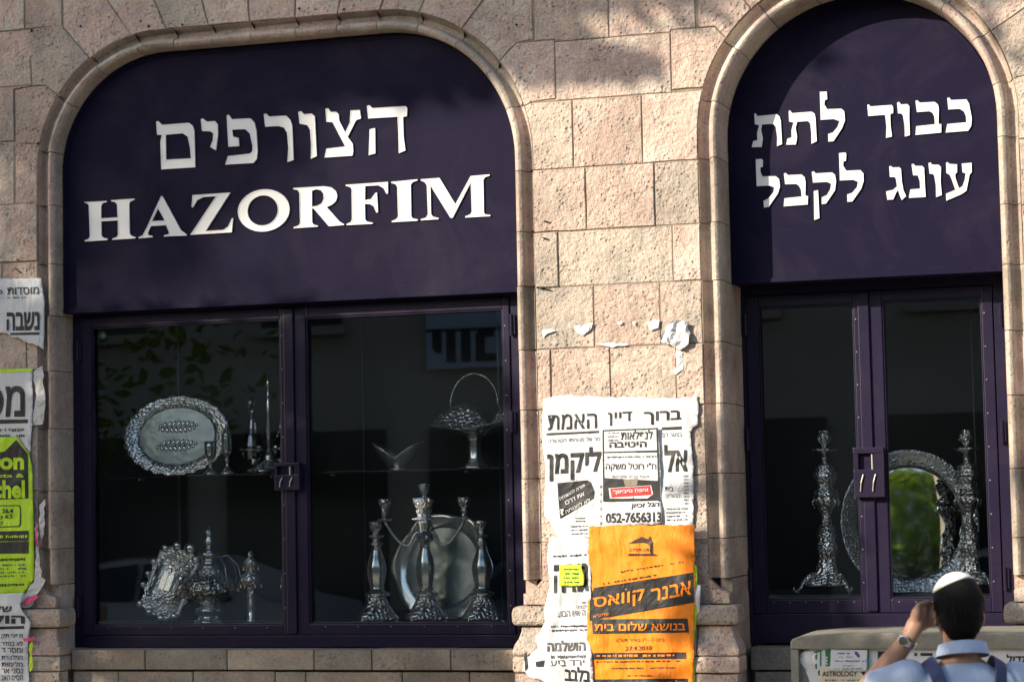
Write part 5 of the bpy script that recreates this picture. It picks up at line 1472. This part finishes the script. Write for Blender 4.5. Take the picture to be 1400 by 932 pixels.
MT['bark'] = plain('bark', (.10, .075, .05), .9, noise=.4, nscale=12, bump=.02, bscale=14)
def tree(label, base, clumps, seed, size=.10, lean=None):
    """clumps: (centre, radius, leaves)"""
    R = random.Random(seed); base = Vector(base)
    t = thing('street_tree', label, 'tree', base, 'street trees across the road')
    top = Vector((0, 0, 0))
    for c, r, n in clumps: top += Vector(c)
    top /= len(clumps)
    fork = base.lerp(top, .42); fork.x = base.x + (top.x - base.x) * .25; fork.y = base.y + (top.y - base.y) * .25
    tk = MB(); tk.tube([base, base.lerp(fork, .5) + Vector((.08, .05, 0)), fork], [.30, .22, .18], 12)
    for c, r, n in clumps:
        c = Vector(c); mid = fork.lerp(c, .5) + Vector((R.uniform(-.2, .2), R.uniform(-.2, .2), .25))
        tk.tube([fork, mid, c], [.10, .055, .02], 7)
    tk.build('trunk', MT['bark'], t, True)
    lf = MB()
    for c, r, n in clumps: leaf_cloud(lf, c, r, n, size, R)
    o = lf.build('crown', MT['leaf'], t, False, fix=False)
    o['kind'] = 'stuff'
    return t
def up_sun(px, py, t):
    p = wp(px, py, 0); return p - SUN * t
# unseen near tree, its leaf clumps set along sun rays to shade the wall: (photo px, py, radius m, leaves, metres up the sun ray)
SH = []
for x in (-90, 10, 110, 210, 310, 410, 510, 610, 690): SH.append((x, -28, .33, 260))
for x in (330, 390, 450, 510, 570, 630): SH.append((x, 66, .17, 110))
for x, y, r, n in ((-40, 110, .3, 120), (60, 110, .30, 130), (150, 130, .28, 110), (240, 120, .25, 100), (300, 110, .18, 60), (-30, 220, .25, 45), 
                   (725, 84, .09, 34), (765, 84, .09, 36), (805, 86, .09, 36), (845, 84, .075, 26), (880, 87, .05, 13), (770, 40, .07, 8), (790, -10, .2, 22), (890, 5, .2, 24), (990, -10, .2, 20), (1390, 40, .15, 12), (1300, -60, .2, 30)): SH.append((x, y, r, n))
for y, r in ((470, .26), (560, .27), (650, .27), (740, .27), (830, .27), (915, .27)):
    for x in (-60, 30, 120, 210, 300, 390, 480, 570):
        if y == 470 and x < 60: r = .2
        SH.append((x + rnd.uniform(-12, 12), y + rnd.uniform(-10, 10), r, 112))
for x, y, r, n in ((640, 900, .18, 46), (640, 800, .15, 18), (985, 590, .10, 16), (990, 680, .12, 20), (1000, 780, .13, 24), (985, 870, .13, 24), (960, 930, .15, 24), (1060, 905, .2, 70), (1150, 880, .17, 56), (1240, 880, .18, 60), (1330, 880, .18, 56), (1410, 880, .18, 50), (1450, 700, .2, 30)): SH.append((x, y, r, n))
CL = []
for (q, r, n) in ((Vector((2.20, -2.25, 1.18)), .22, 85), (Vector((2.33, -2.2, 1.33)), .12, 30), (Vector((1.93, -2.27, 1.36)), .10, 24), (Vector((2.02, -2.23, 1.53)), .06, 9), (Vector((2.18, -2.2, 1.52)), .05, 6), (Vector((1.45, -.85, 1.22)), .13, 60), (Vector((1.62, -.85, 1.24)), .13, 60), (Vector((1.8, -.85, 1.24)), .13, 60), (Vector((1.98, -.85, 1.24)), .13, 60), (Vector((2.2, -.85, 1.24)), .15, 60)):
    CL.append((q - SUN * 6.5, r, n))  # leaf clumps added out of view to shade the person and the cabinet
NP = len(CL)
for k, (x, y, r, n) in enumerate(SH):
    p = up_sun(x, y, 6.2 + 2.6 * ((k * 7) % 5) / 5)
    CL.append((p, r, n))
def big_tree(label, base, CL, seed, size, nlimb=16):
    R = random.Random(seed); base = Vector(base)
    t = thing('street_tree', label, 'tree', base, 'street trees')
    top = sum((c for c, r, n in CL), Vector()) / len(CL)
    fork = Vector((base.x + (top.x - base.x) * .15, base.y + (top.y - base.y) * .15, top.z * .42))
    tk = MB(); tk.tube([base - Vector((0, 0, .1)), base.lerp(fork, .5) + Vector((.06, .04, 0)), fork], [.24, .17, .15], 12)
    idx = sorted(range(len(CL)), key=lambda i: R.random())[:nlimb] if nlimb else [NP + i for i in range(len(SH)) if SH[i][1] > 500 and SH[i][0] < 300 and i % 12 == 0] + [NP, NP + 1]
    for i in idx:
        c = CL[i][0]; mid = fork.lerp(c, .5) + Vector((R.uniform(-.15, .15), R.uniform(-.15, .15), -.1))
        tk.tube([fork, mid, c], [.07, .035, .008], 7)
    tk.build('trunk', MT['bark'], t, True)
    lf = MB()
    for c, r, n in CL: leaf_cloud(lf, c, r, n, size, R)
    lf.build('crown', MT['leaf'], t, False, fix=False)['kind'] = 'stuff'
    return t
big_tree('unseen street tree at the near kerb, its crown shaped to shade the wall', (-6.3, -3.5, 0), CL, 5, .085, 0)
# unseen tall tree, added for the broad soft shade on the left sign
CT = []
for x, y, r, n in ((20, 60, .5, 420), (150, 40, .5, 420), (290, 20, .45, 340), (420, 10, .4, 260), (540, 0, .4, 160), (640, -10, .35, 120), (10, 220, .4, 80), (110, 200, .38, 110), (220, 200, .36, 80), (130, 320, .36, 70), (40, 380, .35, 60), (250, 330, .3, 36), (330, 220, .25, 24)):
    CT.append((up_sun(x, y, 25 + 1.2 * sin(x)), r, n))
big_tree('unseen tall tree across the road, added for soft shade on the left sign', (-18.5, -17.4, 0), CT, 6, .11, 3)
# trees across the road, mirrored in the round tray
def crown(c, r, k, seed):
    R = random.Random(seed); out = []
    for _ in range(k):
        d = Vector((R.gauss(0, 1), R.gauss(0, 1), R.gauss(0, .8))).normalized() * r * R.uniform(.45, .95)
        out.append((Vector(c) + d, r * R.uniform(.32, .48), 130))
    return out
big_tree('broad street tree across the road, in front of the far building', (-12.3, -16.8, 0), crown((-12.1, -16.4, 4.6), 2.8, 26, 31), 32, .12, 14)
big_tree('smaller street tree on the far pavement', (9.8, -16.9, 0), crown((9.7, -16.6, 4.9), 2.9, 26, 33), 34, .19, 12)

# ---- building across the road
MT['far_wall'] = plain('far building render', (.40, .36, .30), .9, noise=.25, nscale=1.5)
MT['far_dark'] = plain('dark shop opening', (.02, .02, .022), .35)
FB = thing('far_building', 'stone building across the road with dark shopfronts and a pale banner', 'building', (-7, -23, 0))
MB().box(-26, 18, -30, -22.0, -.1, 7.6).build('wall', MT['far_wall'], FB)
MB().box(-26.2, 18.2, -22.4, -21.6, 7.602, 7.9).build('cornice', MT['far_wall'], FB)
for k in range(12):
    x = -24.6 + 3.3 * k
    MB().box(x, x + 2.6, -21.99, -21.9, .2, 3.0).build('shopfront', MT['far_dark'], FB)
    for z in (4.6,):
        w_ = MB().box(x + .6, x + 1.9, -21.995, -21.93, z, z + 1.8).build('window', MT['far_dark'], FB)
        MB().box(x + .5, x + 2.0, -21.97, -21.82, z - .14, z - .002).build('sill', MT['far_wall'], w_)
a = wp(583, 505, 22.2); b2 = wp(690, 432, 22.2)
bn = thing('banner', 'pale blue banner with dark lettering on the building across the road', 'banner', ((a.x + b2.x) / 2, -21.8, a.z))
MB().box(a.x, b2.x, -21.86, -21.80, a.z, b2.z + .6).build('cloth', plain('pale blue banner cloth', (.42, .50, .62), .8), bn)
v, f = glyphs('נווי', .04, 0)
mx_ = max(q[0] for q in v); my_ = max(q[1] for q in v)
obj('lettering', [(b2.x - .15 - (q[0] / mx_) * (b2.x - a.x) * .8, -21.79, a.z + .12 + q[1] / my_ * (b2.z - a.z) * .6) for q in v], f, MT['ink'], bn)
MB().box(a.x, b2.x, -21.799, -21.79, a.z + (b2.z - a.z) * .74, a.z + (b2.z - a.z) * .80).build('printed_line', MT['ink'], bn)

# ---- parked cars on the far side of the road
def car(label, x, y, col, seed):
    t = thing('parked_car', label, 'car', (x, y, -.14), 'cars parked across the road')
    z0 = -.14; Lh = 2.1; mat = plain('car paint', col, .3, coat=.6)
    side = [(-2.1, .35), (-2.12, .62), (-2.0, .82), (-1.3, .92), (-.75, 1.38), (-.3, 1.46), (.55, 1.45), (1.15, 1.22), (1.55, .98), (2.05, .88), (2.12, .6), (2.05, .32)]
    secs = [(-.82, .96), (-.84, 1.0), (.84, 1.0), (.82, .96)]
    n = len(side); vs = []; fs = []
    for wy, sc_ in ((-.80, .97), (-.85, 1.0), (.85, 1.0), (.80, .97)):
        for (a_, h) in side:
            tum = 1.0 if h < .95 else 1 - .24 * (h - .95) / .5
            vs.append((x + a_ * sc_, y + wy * tum, z0 + (h if h > .5 else h)))
    for i in range(3):
        for k in range(n):
            fs.append((i * n + k, i * n + (k + 1) % n, (i + 1) * n + (k + 1) % n, (i + 1) * n + k))
    fs += [tuple(range(n - 1, -1, -1)), tuple(3 * n + k for k in range(n))]
    smooth_by_angle(fixn(obj('body', vs, fs, mat, t)), 45)
    for sy in (-1, 1):
        for wl in ([(-.98, .97), (-.66, 1.33), (-.12, 1.39), (-.12, .97)], [(-.04, .97), (-.04, 1.39), (.5, 1.38), (1.0, 1.18), (1.12, .97)]):
            w3 = [(x + a_, y + sy * (.862 - .20 * (h - .95) / .5), z0 + h) for a_, h in wl]
            obj('side_window', w3, [tuple(range(len(w3)))], MT['far_dark'], t)
        for wx in (-1.3, 1.3):
            wh = obj('wheel', *(lambda q: (q.v, q.f))(MB().lathe([(.02, -.1), (.30, -.1), (.32, -.06), (.32, .06), (.30, .1), (.02, .1)], (x + wx, y + sy * .78, z0 + .32), 20, axis=Matrix.Rotation(radians(90), 3, 'X'))), MT['asphalt'], t)
            MB().lathe([(.02, -.102), (.19, -.115), (.2, -.10)] if sy > 0 else [(.02, .102), (.19, .115), (.2, .10)], (x + wx, y + sy * .78, z0 + .32), 16, axis=Matrix.Rotation(radians(90), 3, 'X')).build('rim', MT['brass'], wh)
    for a_, h0, h1 in ((-1.02, .94, 1.36), (1.36, .98, 1.30)):
        pass
    ws = [(x - 1.24, y - .66, z0 + .965), (x - 1.24, y + .66, z0 + .965), (x - .81, y + .60, z0 + 1.36), (x - .81, y - .60, z0 + 1.36)]
    obj('windscreen', [Vector(q) + Vector((-.01, 0, .012)) for q in ws], [(0, 1, 2, 3)], MT['far_dark'], t)
    for sy in (-.6, .6):
        MB().box(x - 2.13, x - 2.08, y + sy - .16, y + sy + .16, z0 + .62, z0 + .76, .01).build('headlight', MT['white'], t)
    return t
pc = wp(300, 790, 14.8)
car('silver parked car across the road', pc.x - .6, -14.4, (.45, .47, .5), 1)
car('dark blue parked car across the road', pc.x + 4.4, -14.4, (.03, .05, .11), 2)
car('white parked car across the road', pc.x + 9.4, -14.4, (.6, .6, .58), 3)

# ================================================================ PERSON
MT['skin'] = plain('skin', (.33, .185, .125), .55, noise=.12, nscale=30, bump=.0008, bscale=220)
MT['hair'] = plain('black hair', (.0035, .003, .0028), .65, noise=.5, nscale=90, bump=.004, bscale=160, spec=.15)
MT['cap'] = plain('white cap cloth', (.80, .80, .76), .85, noise=.06, nscale=40, bump=.0008, bscale=400)
MT['shirt'] = plain('light blue shirt', (.36, .45, .62), .85, noise=.08, nscale=18, bump=.005, bscale=26)
MT['shirt_sunlit'] = plain('sunlit shirt collar', (.72, .74, .78), .85)  # shirt colour with sunlight put into it; no part uses it
MT['strap'] = plain('navy webbing', (.028, .040, .115), .8, noise=.2, nscale=120)
MT['trouser'] = plain('dark trousers', (.03, .032, .04), .9, noise=.2, nscale=30)
MT['steel'] = plain('steel watch', (.6, .6, .6), .25, 1.0)
def rp(px, py, d):
    return CAM + (FWD * FPX + RGT * (px - 700) - UPV * (py - 466)) * (d / FPX)
def capsule(mb, a, ra, b_, rb, n=14):
    a = Vector(a); b_ = Vector(b_)
    mb.tube([a, a.lerp(b_, .5), b_], [ra, (ra + rb) / 2, rb], n); mb.ball(a, ra * .999, n); mb.ball(b_, rb * .999, n)
def ellip(mb, c, r, M3=None, n=24):
    m2 = MB().ball((0, 0, 0), 1.0, n)
    vs = []
    for v in m2.v:
        q = Vector((v.x * r[0], v.y * r[1], v.z * r[2]))
        if M3 is not None: q = M3 @ q
        vs.append(Vector(c) + q)
    mb.add(vs, m2.f)
def fuse(mb, name, mat, parent, vox, smooth=6, post=None):
    """one continuous surface from overlapping shapes"""
    off = accum(parent)
    me = bpy.data.meshes.new('tmp'); me.from_pydata([tuple(v - off) for v in mb.v], [], mb.f)
    o = bpy.data.objects.new('tmp', me); COL.objects.link(o)
    fixn(o)
    md = o.modifiers.new('r', 'REMESH'); md.mode = 'VOXEL'; md.voxel_size = vox; md.use_smooth_shade = True
    if smooth:
        ms = o.modifiers.new('s', 'SMOOTH'); ms.iterations = smooth; ms.factor = .5
    dg = bpy.context.evaluated_depsgraph_get()
    m2 = bpy.data.meshes.new_from_object(o.evaluated_get(dg))
    bpy.data.objects.remove(o)
    m2.name = name; m2.materials.clear(); m2.materials.append(mat)
    m2.polygons.foreach_set('use_smooth', [True] * len(m2.polygons))
    if post: post(m2)
    ob = bpy.data.objects.new(name, m2); COL.objects.link(ob); ob.parent = parent
    return ob
HC = rp(1309, 834, 7.2)                      # centre of the head
PB = Vector((HC.x + .01, HC.y - .02, 0))
PER = thing('person', 'person in light blue shirt and white cap raising a hand to the head', 'person', PB)
yawp = radians(20)
RZ = Matrix.Rotation(yawp, 3, 'Z')            # faces the wall, turned a little left
def lp(x, y, z): return PB + RZ @ Vector((x, y, 0)) + Vector((0, 0, z))
hz = HC.z
def hp(x, y, z): return HC + RZ @ Vector((x, y, z))
def trunk(mb, lv):
    for (z0, a0, b0, y0), (z1, a1, b1, y1) in zip(lv[:-1], lv[1:]):
        for k in range(5):
            u = k / 5; m_ = lambda p, q: p + (q - p) * u
            ellip(mb, lp(0, m_(y0, y1), m_(z0, z1)), (m_(a0, a1), m_(b0, b1), .06), RZ)
    z, a, b, y = lv[-1]; ellip(mb, lp(0, y, z), (a, b, .06), RZ)
body = MB()
# head: skull, jaw, nose, ears, neck
ellip(body, hp(0, -.010, .022), (.072, .090, .088), RZ); ellip(body, hp(0, .032, -.045), (.055, .056, .062), RZ)
ellip(body, hp(0, .088, -.018), (.012, .018, .022), RZ, 12); ellip(body, hp(0, .068, .035), (.05, .018, .022), RZ, 12)
ellip(body, hp(0, .080, -.060), (.024, .010, .008), RZ, 12)
for sx in (-1, 1):
    ellip(body, hp(sx * .080, .0, -.020), (.010, .021, .034), RZ @ Matrix.Rotation(radians(-20 * sx), 3, 'Z'), 14)
    ellip(body, hp(sx * .028, .078, .012), (.012, .008, .007), RZ, 10)
capsule(body, hp(0, -.012, -.06), .052, lp(0, -.01, hz - .185), .058, 18)
# trunk
trunk(body, ((hz - .20, .10, .07, -.01), (hz - .25, .165, .095, -.01), (hz - .33, .175, .11, 0), (hz - .43, .165, .11, .005), (hz - .55, .15, .10, .005), (hz - .66, .16, .105, 0)))
for sx in (-1, 1):
    hip = lp(sx * .085, 0, hz - .70); kn = lp(sx * .09, .01, .43); an = lp(sx * .09, -.01, .08)
    capsule(body, hip, .085, kn, .058); capsule(body, kn, .058, an, .038); capsule(body, an, .04, lp(sx * .10, .15, .045), .032)
# right arm hanging
sr = lp(.175, 0, hz - .225); er = lp(.235, .02, hz - .50); wr = lp(.225, .12, hz - .72)
capsule(body, sr, .052, er, .040); capsule(body, er, .040, wr, .027)
hr = lp(.222, .15, hz - .80)
ellip(body, (wr + hr) / 2 + Vector((0, 0, -.02)), (.018, .036, .05), RZ, 16)
for k in range(4):
    a0 = hr + RZ @ Vector((0, -.028 + .019 * k, -.025)); capsule(body, a0, .0095, a0 + Vector((0, 0, -.045)), .0085, 8); capsule(body, a0 + Vector((0, 0, -.045)), .0085, a0 + RZ @ Vector((-.012, 0, -.075)), .007, 8)
capsule(body, wr + RZ @ Vector((-.01, .03, -.03)), .011, wr + RZ @ Vector((-.02, .065, -.085)), .009, 8)
# raised left arm
slj = lp(-.175, 0, hz - .215)
el = rp(1187, 944, 7.22); wl = rp(1243, 871, 7.17); kn_ = rp(1258, 842, 7.19)
capsule(body, slj, .055, el, .044, 18); capsule(body, el, .041, el.lerp(wl, .4), .038, 18); capsule(body, el.lerp(wl, .4), .038, wl, .026, 18)
# hand: palm, four bent fingers and a thumb reaching the temple
capsule(body, wl, .026, rp(1252, 853, 7.18), .030, 14)
palm = [rp(1253, 836, 7.16), rp(1262, 834, 7.18), rp(1268, 840, 7.20), rp(1270, 850, 7.21)]
for q in palm: capsule(body, rp(1250, 856, 7.18), .022, q, .017, 12)
tips = [[(1256, 826, 7.16), (1268, 823, 7.19), (1279, 826, 7.215)], [(1262, 825, 7.18), (1272, 825, 7.205), (1280, 829, 7.225)], [(1266, 830, 7.20), (1273, 833, 7.22), (1277, 838, 7.235)], [(1269, 841, 7.21), (1273, 845, 7.225), (1276, 849, 7.235)]]
for q, tp in zip(palm, tips):
    pr = q; rr = .0105
    for c3 in tp:
        n3 = rp(*c3); capsule(body, pr, rr, n3, rr - .0010, 10); pr = n3; rr -= .0010
capsule(body, rp(1252, 852, 7.19), .014, rp(1262, 858, 7.21), .0115, 10); capsule(body, rp(1262, 858, 7.21), .0115, rp(1272, 848, 7.235), .0095, 10)
fuse(body, 'body', MT['skin'], PER, .0048, 5)
# hair
hair = MB()
ellip(hair, hp(0, -.016, .024), (.080, .095, .094), RZ); ellip(hair, hp(0, -.045, -.03), (.068, .056, .060), RZ); ellip(hair, hp(0, -.050, -.062), (.052, .035, .040), RZ)
ho = fuse(hair, 'hair', MT['hair'], PER, .006, 3)
bm = bmesh.new(); bm.from_mesh(ho.data)
dead = []
for f in bm.faces:
    q = RZ.transposed() @ (f.calc_center_median() + PB - HC)
    if q.y > .045 and q.z < .075: dead.append(f)
    elif q.z < .005 and q.y > -.022: dead.append(f)
bmesh.ops.delete(bm, geom=dead, context='FACES')
Rh = random.Random(3)
for v in bm.verts: v.co += v.normal * Rh.uniform(-.0012, .0016)
bm.to_mesh(ho.data); bm.free()
# hair tufts at the nape and over the ear so the edge is not a clean line
tf = MB()
for k in range(520):
    th = Rh.uniform(pi * .98, pi * 2.02); ph = Rh.uniform(-.9, .9)
    p0 = Vector((.079 * cos(th) * cos(ph), -.018 + .094 * sin(th) * cos(ph), .020 + .098 * sin(ph)))
    if p0.z < -.055: p0 = Vector((p0.x * .8, p0.y * .92, p0.z))
    d = Vector((p0.x * .15, p0.y * .15, -.03 - .012 * Rh.random()))
    a = hp(*p0); b2 = hp(*(p0 + d * Rh.uniform(.5, .9))) ; sd = (b2 - a).cross(hp(*(p0 * 1.2)) - HC).normalized() * .0016
    tf.add([a - sd, a + sd, b2], [(0, 1, 2)])
tf.build('hair_strands', MT['hair'], ho, False, fix=False)['kind'] = 'stuff'
# cap: shallow dome sitting forward on the crown
capm = MB()
capR = RZ @ Matrix.Rotation(radians(-12), 3, 'X') @ Matrix.Rotation(radians(-15), 3, 'Y')
cc = hp(0, -.014, .024)
vs = []; fs = []; n = 40; K = [2, 9, 17, 25, 33, 40, 45, 48.5, 49]
for i, a_ in enumerate(K):
    g = 1.055 if i < len(K) - 1 else 1.0
    for k in range(n):
        th = 2 * pi * k / n
        d = capR @ Vector((sin(radians(a_)) * cos(th), sin(radians(a_)) * sin(th), cos(radians(a_))))
        dl = RZ.transposed() @ d
        rr = 1 / sqrt((dl.x / .081) ** 2 + (dl.y / .096) ** 2 + (dl.z / .095) ** 2)
        vs.append(cc + d * rr * g)
for i in range(len(K) - 1):
    for k in range(n): fs.append((i * n + k, i * n + (k + 1) % n, i * n + n + (k + 1) % n, i * n + n + k))
fs.append(tuple(range(n)))
capm.add(vs, fs)
co_ = capm.build('skullcap', MT['cap'], PER, True)
# shirt with short sleeves and collar
sh_ = MB()
trunk(sh_, ((hz - .205, .105, .078, -.012), (hz - .25, .178, .107, -.012), (hz - .33, .188, .122, 0), (hz - .43, .180, .122, .005), (hz - .55, .166, .114, .005), (hz - .66, .174, .118, 0), (hz - .74, .176, .12, 0)))
capsule(sh_, slj, .068, slj.lerp(el, .60), .068, 20); capsule(sh_, sr, .064, sr.lerp(er, .62), .062, 18)
fuse(sh_, 'shirt', MT['shirt'], PER, .0075, 6)
cl = MB(); vs = []; fs = []; n = 40
for r_, dz, fl in ((.060, 0, 0), (.064, .018, 0), (.067, .028, 0), (.074, .026, 0), (.083, -.006, 0), (.084, -.012, 0)):
    for k in range(n):
        th = 2 * pi * k / n
        vs.append(lp(r_ * cos(th) * 1.02, -.012 + r_ * sin(th) * 1.05, hz - .132 + dz + .018 * -sin(th)))
for i in range(5):
    for k in range(n): fs.append((i * n + k, i * n + (k + 1) % n, i * n + n + (k + 1) % n, i * n + n + k))
co2 = obj('collar', vs, fs, MT['shirt'], PER, True)
tr = MB()
for sx in (-1, 1):
    hip = lp(sx * .088, 0, hz - .72); kn = lp(sx * .092, .01, .43); an = lp(sx * .092, -.01, .06)
    capsule(tr, hip, .10, kn, .078); capsule(tr, kn, .078, an, .066)
ellip(tr, lp(0, 0, hz - .72), (.178, .125, .09), RZ)
fuse(tr, 'trousers', MT['trouser'], PER, .010, 4)
for sx in (-1, 1):
    sm = MB(); capsule(sm, lp(sx * .092, -.03, .045), .045, lp(sx * .10, .16, .035), .040); fuse(sm, 'shoe', MT['hair'], PER, .008, 2)
# watch on the raised wrist
ax = (wl - el).normalized()
wpos = wl - ax * .012
side = ax.cross(FWD).normalized(); nrm = side.cross(ax).normalized()
ring = [wpos + (side * cos(2 * pi * k / 24) + nrm * sin(2 * pi * k / 24)) * .0315 for k in range(25)]
wt = thing('wristwatch', 'steel wristwatch on the raised wrist', 'watch', wpos)
bd = MB(); vs = []; fs = []
for k in range(24):
    d = (ring[k] - wpos).normalized()
    for r_, a_ in ((.0295, -.010), (.0325, -.010), (.0325, .010), (.0295, .010)): vs.append(wpos + d * r_ + ax * a_)
for k in range(24):
    for j in range(4): fs.append((k * 4 + j, k * 4 + (j + 1) % 4, ((k + 1) % 24) * 4 + (j + 1) % 4, ((k + 1) % 24) * 4 + j))
bd.add(vs, fs).build('bracelet', MT['steel'], wt)
fd = (-FWD * .85 - RGT * .55).normalized(); fd = (fd - ax * fd.dot(ax)).normalized(); fs_ = fd.cross(ax).normalized()
AX = Matrix((fs_, ax, fd)).transposed()
MB().lathe([(.001, 0), (.0165, 0), (.018, .002), (.018, .007), (.016, .009), (.001, .009)], wpos + fd * .029, 24, axis=AX).build('case', MT['steel'], wt, True)
MB().lathe([(.001, .0092), (.0145, .0092), (.0145, .0098), (.001, .0098)], wpos + fd * .029, 24, axis=AX).build('dial', MT['ink'], wt)
# backpack: two straps over the shoulders and a bag on the back
bp_ = thing('backpack', 'navy backpack worn on the back of the person', 'backpack', lp(0, -.2, hz - .62))
def strap(pts, w_, name):
    pts = [Vector(q) for q in pts]
    # smooth
    P2 = []
    for i in range(len(pts) - 1):
        p0, p1, p2, p3 = pts[max(i - 1, 0)], pts[i], pts[i + 1], pts[min(i + 2, len(pts) - 1)]
        for k in range(6):
            u = k / 6
            P2.append(.5 * ((2 * p1) + (p2 - p0) * u + (2 * p0 - 5 * p1 + 4 * p2 - p3) * u * u + (3 * p1 - p0 - 3 * p2 + p3) * u ** 3))
    P2.append(pts[-1]); vs = []; fs = []
    ctr = lp(0, 0, hz - .34)
    for i, p in enumerate(P2):
        t_ = (P2[min(i + 1, len(P2) - 1)] - P2[max(i - 1, 0)]).normalized(); o_ = (p - ctr); o_ = (o_ - t_ * o_.dot(t_)).normalized(); s_ = t_.cross(o_)
        for a_, b_ in ((-w_, 0), (-w_, .006), (w_, .006), (w_, 0)): vs.append(p + s_ * a_ + o_ * b_)
    for i in range(len(P2) - 1):
        for j in range(4): fs.append((i * 4 + j, i * 4 + (j + 1) % 4, i * 4 + 4 + (j + 1) % 4, i * 4 + 4 + j))
    return fixn(obj(name, vs, fs, MT['strap'], bp_))
for sx in (-1, 1):
    strap([lp(sx * .085, .125, hz - .45), lp(sx * .105, .125, hz - .33), lp(sx * .112, .075, hz - .205), lp(sx * .112, .0, hz - .158), lp(sx * .104, -.075, hz - .185), lp(sx * .085, -.122, hz - .27), lp(sx * .070, -.138, hz - .40), lp(sx * .068, -.135, hz - .48)], .021, 'strap')
bgm = MB(); bgm.box(-.15, .15, -.30, -.145, hz - .86, hz - .43, .045)
obj('bag', [PB + RZ @ Vector((v.x, v.y, 0)) + Vector((0, 0, v.z)) for v in bgm.v], bgm.f, MT['strap'], bp_, True)
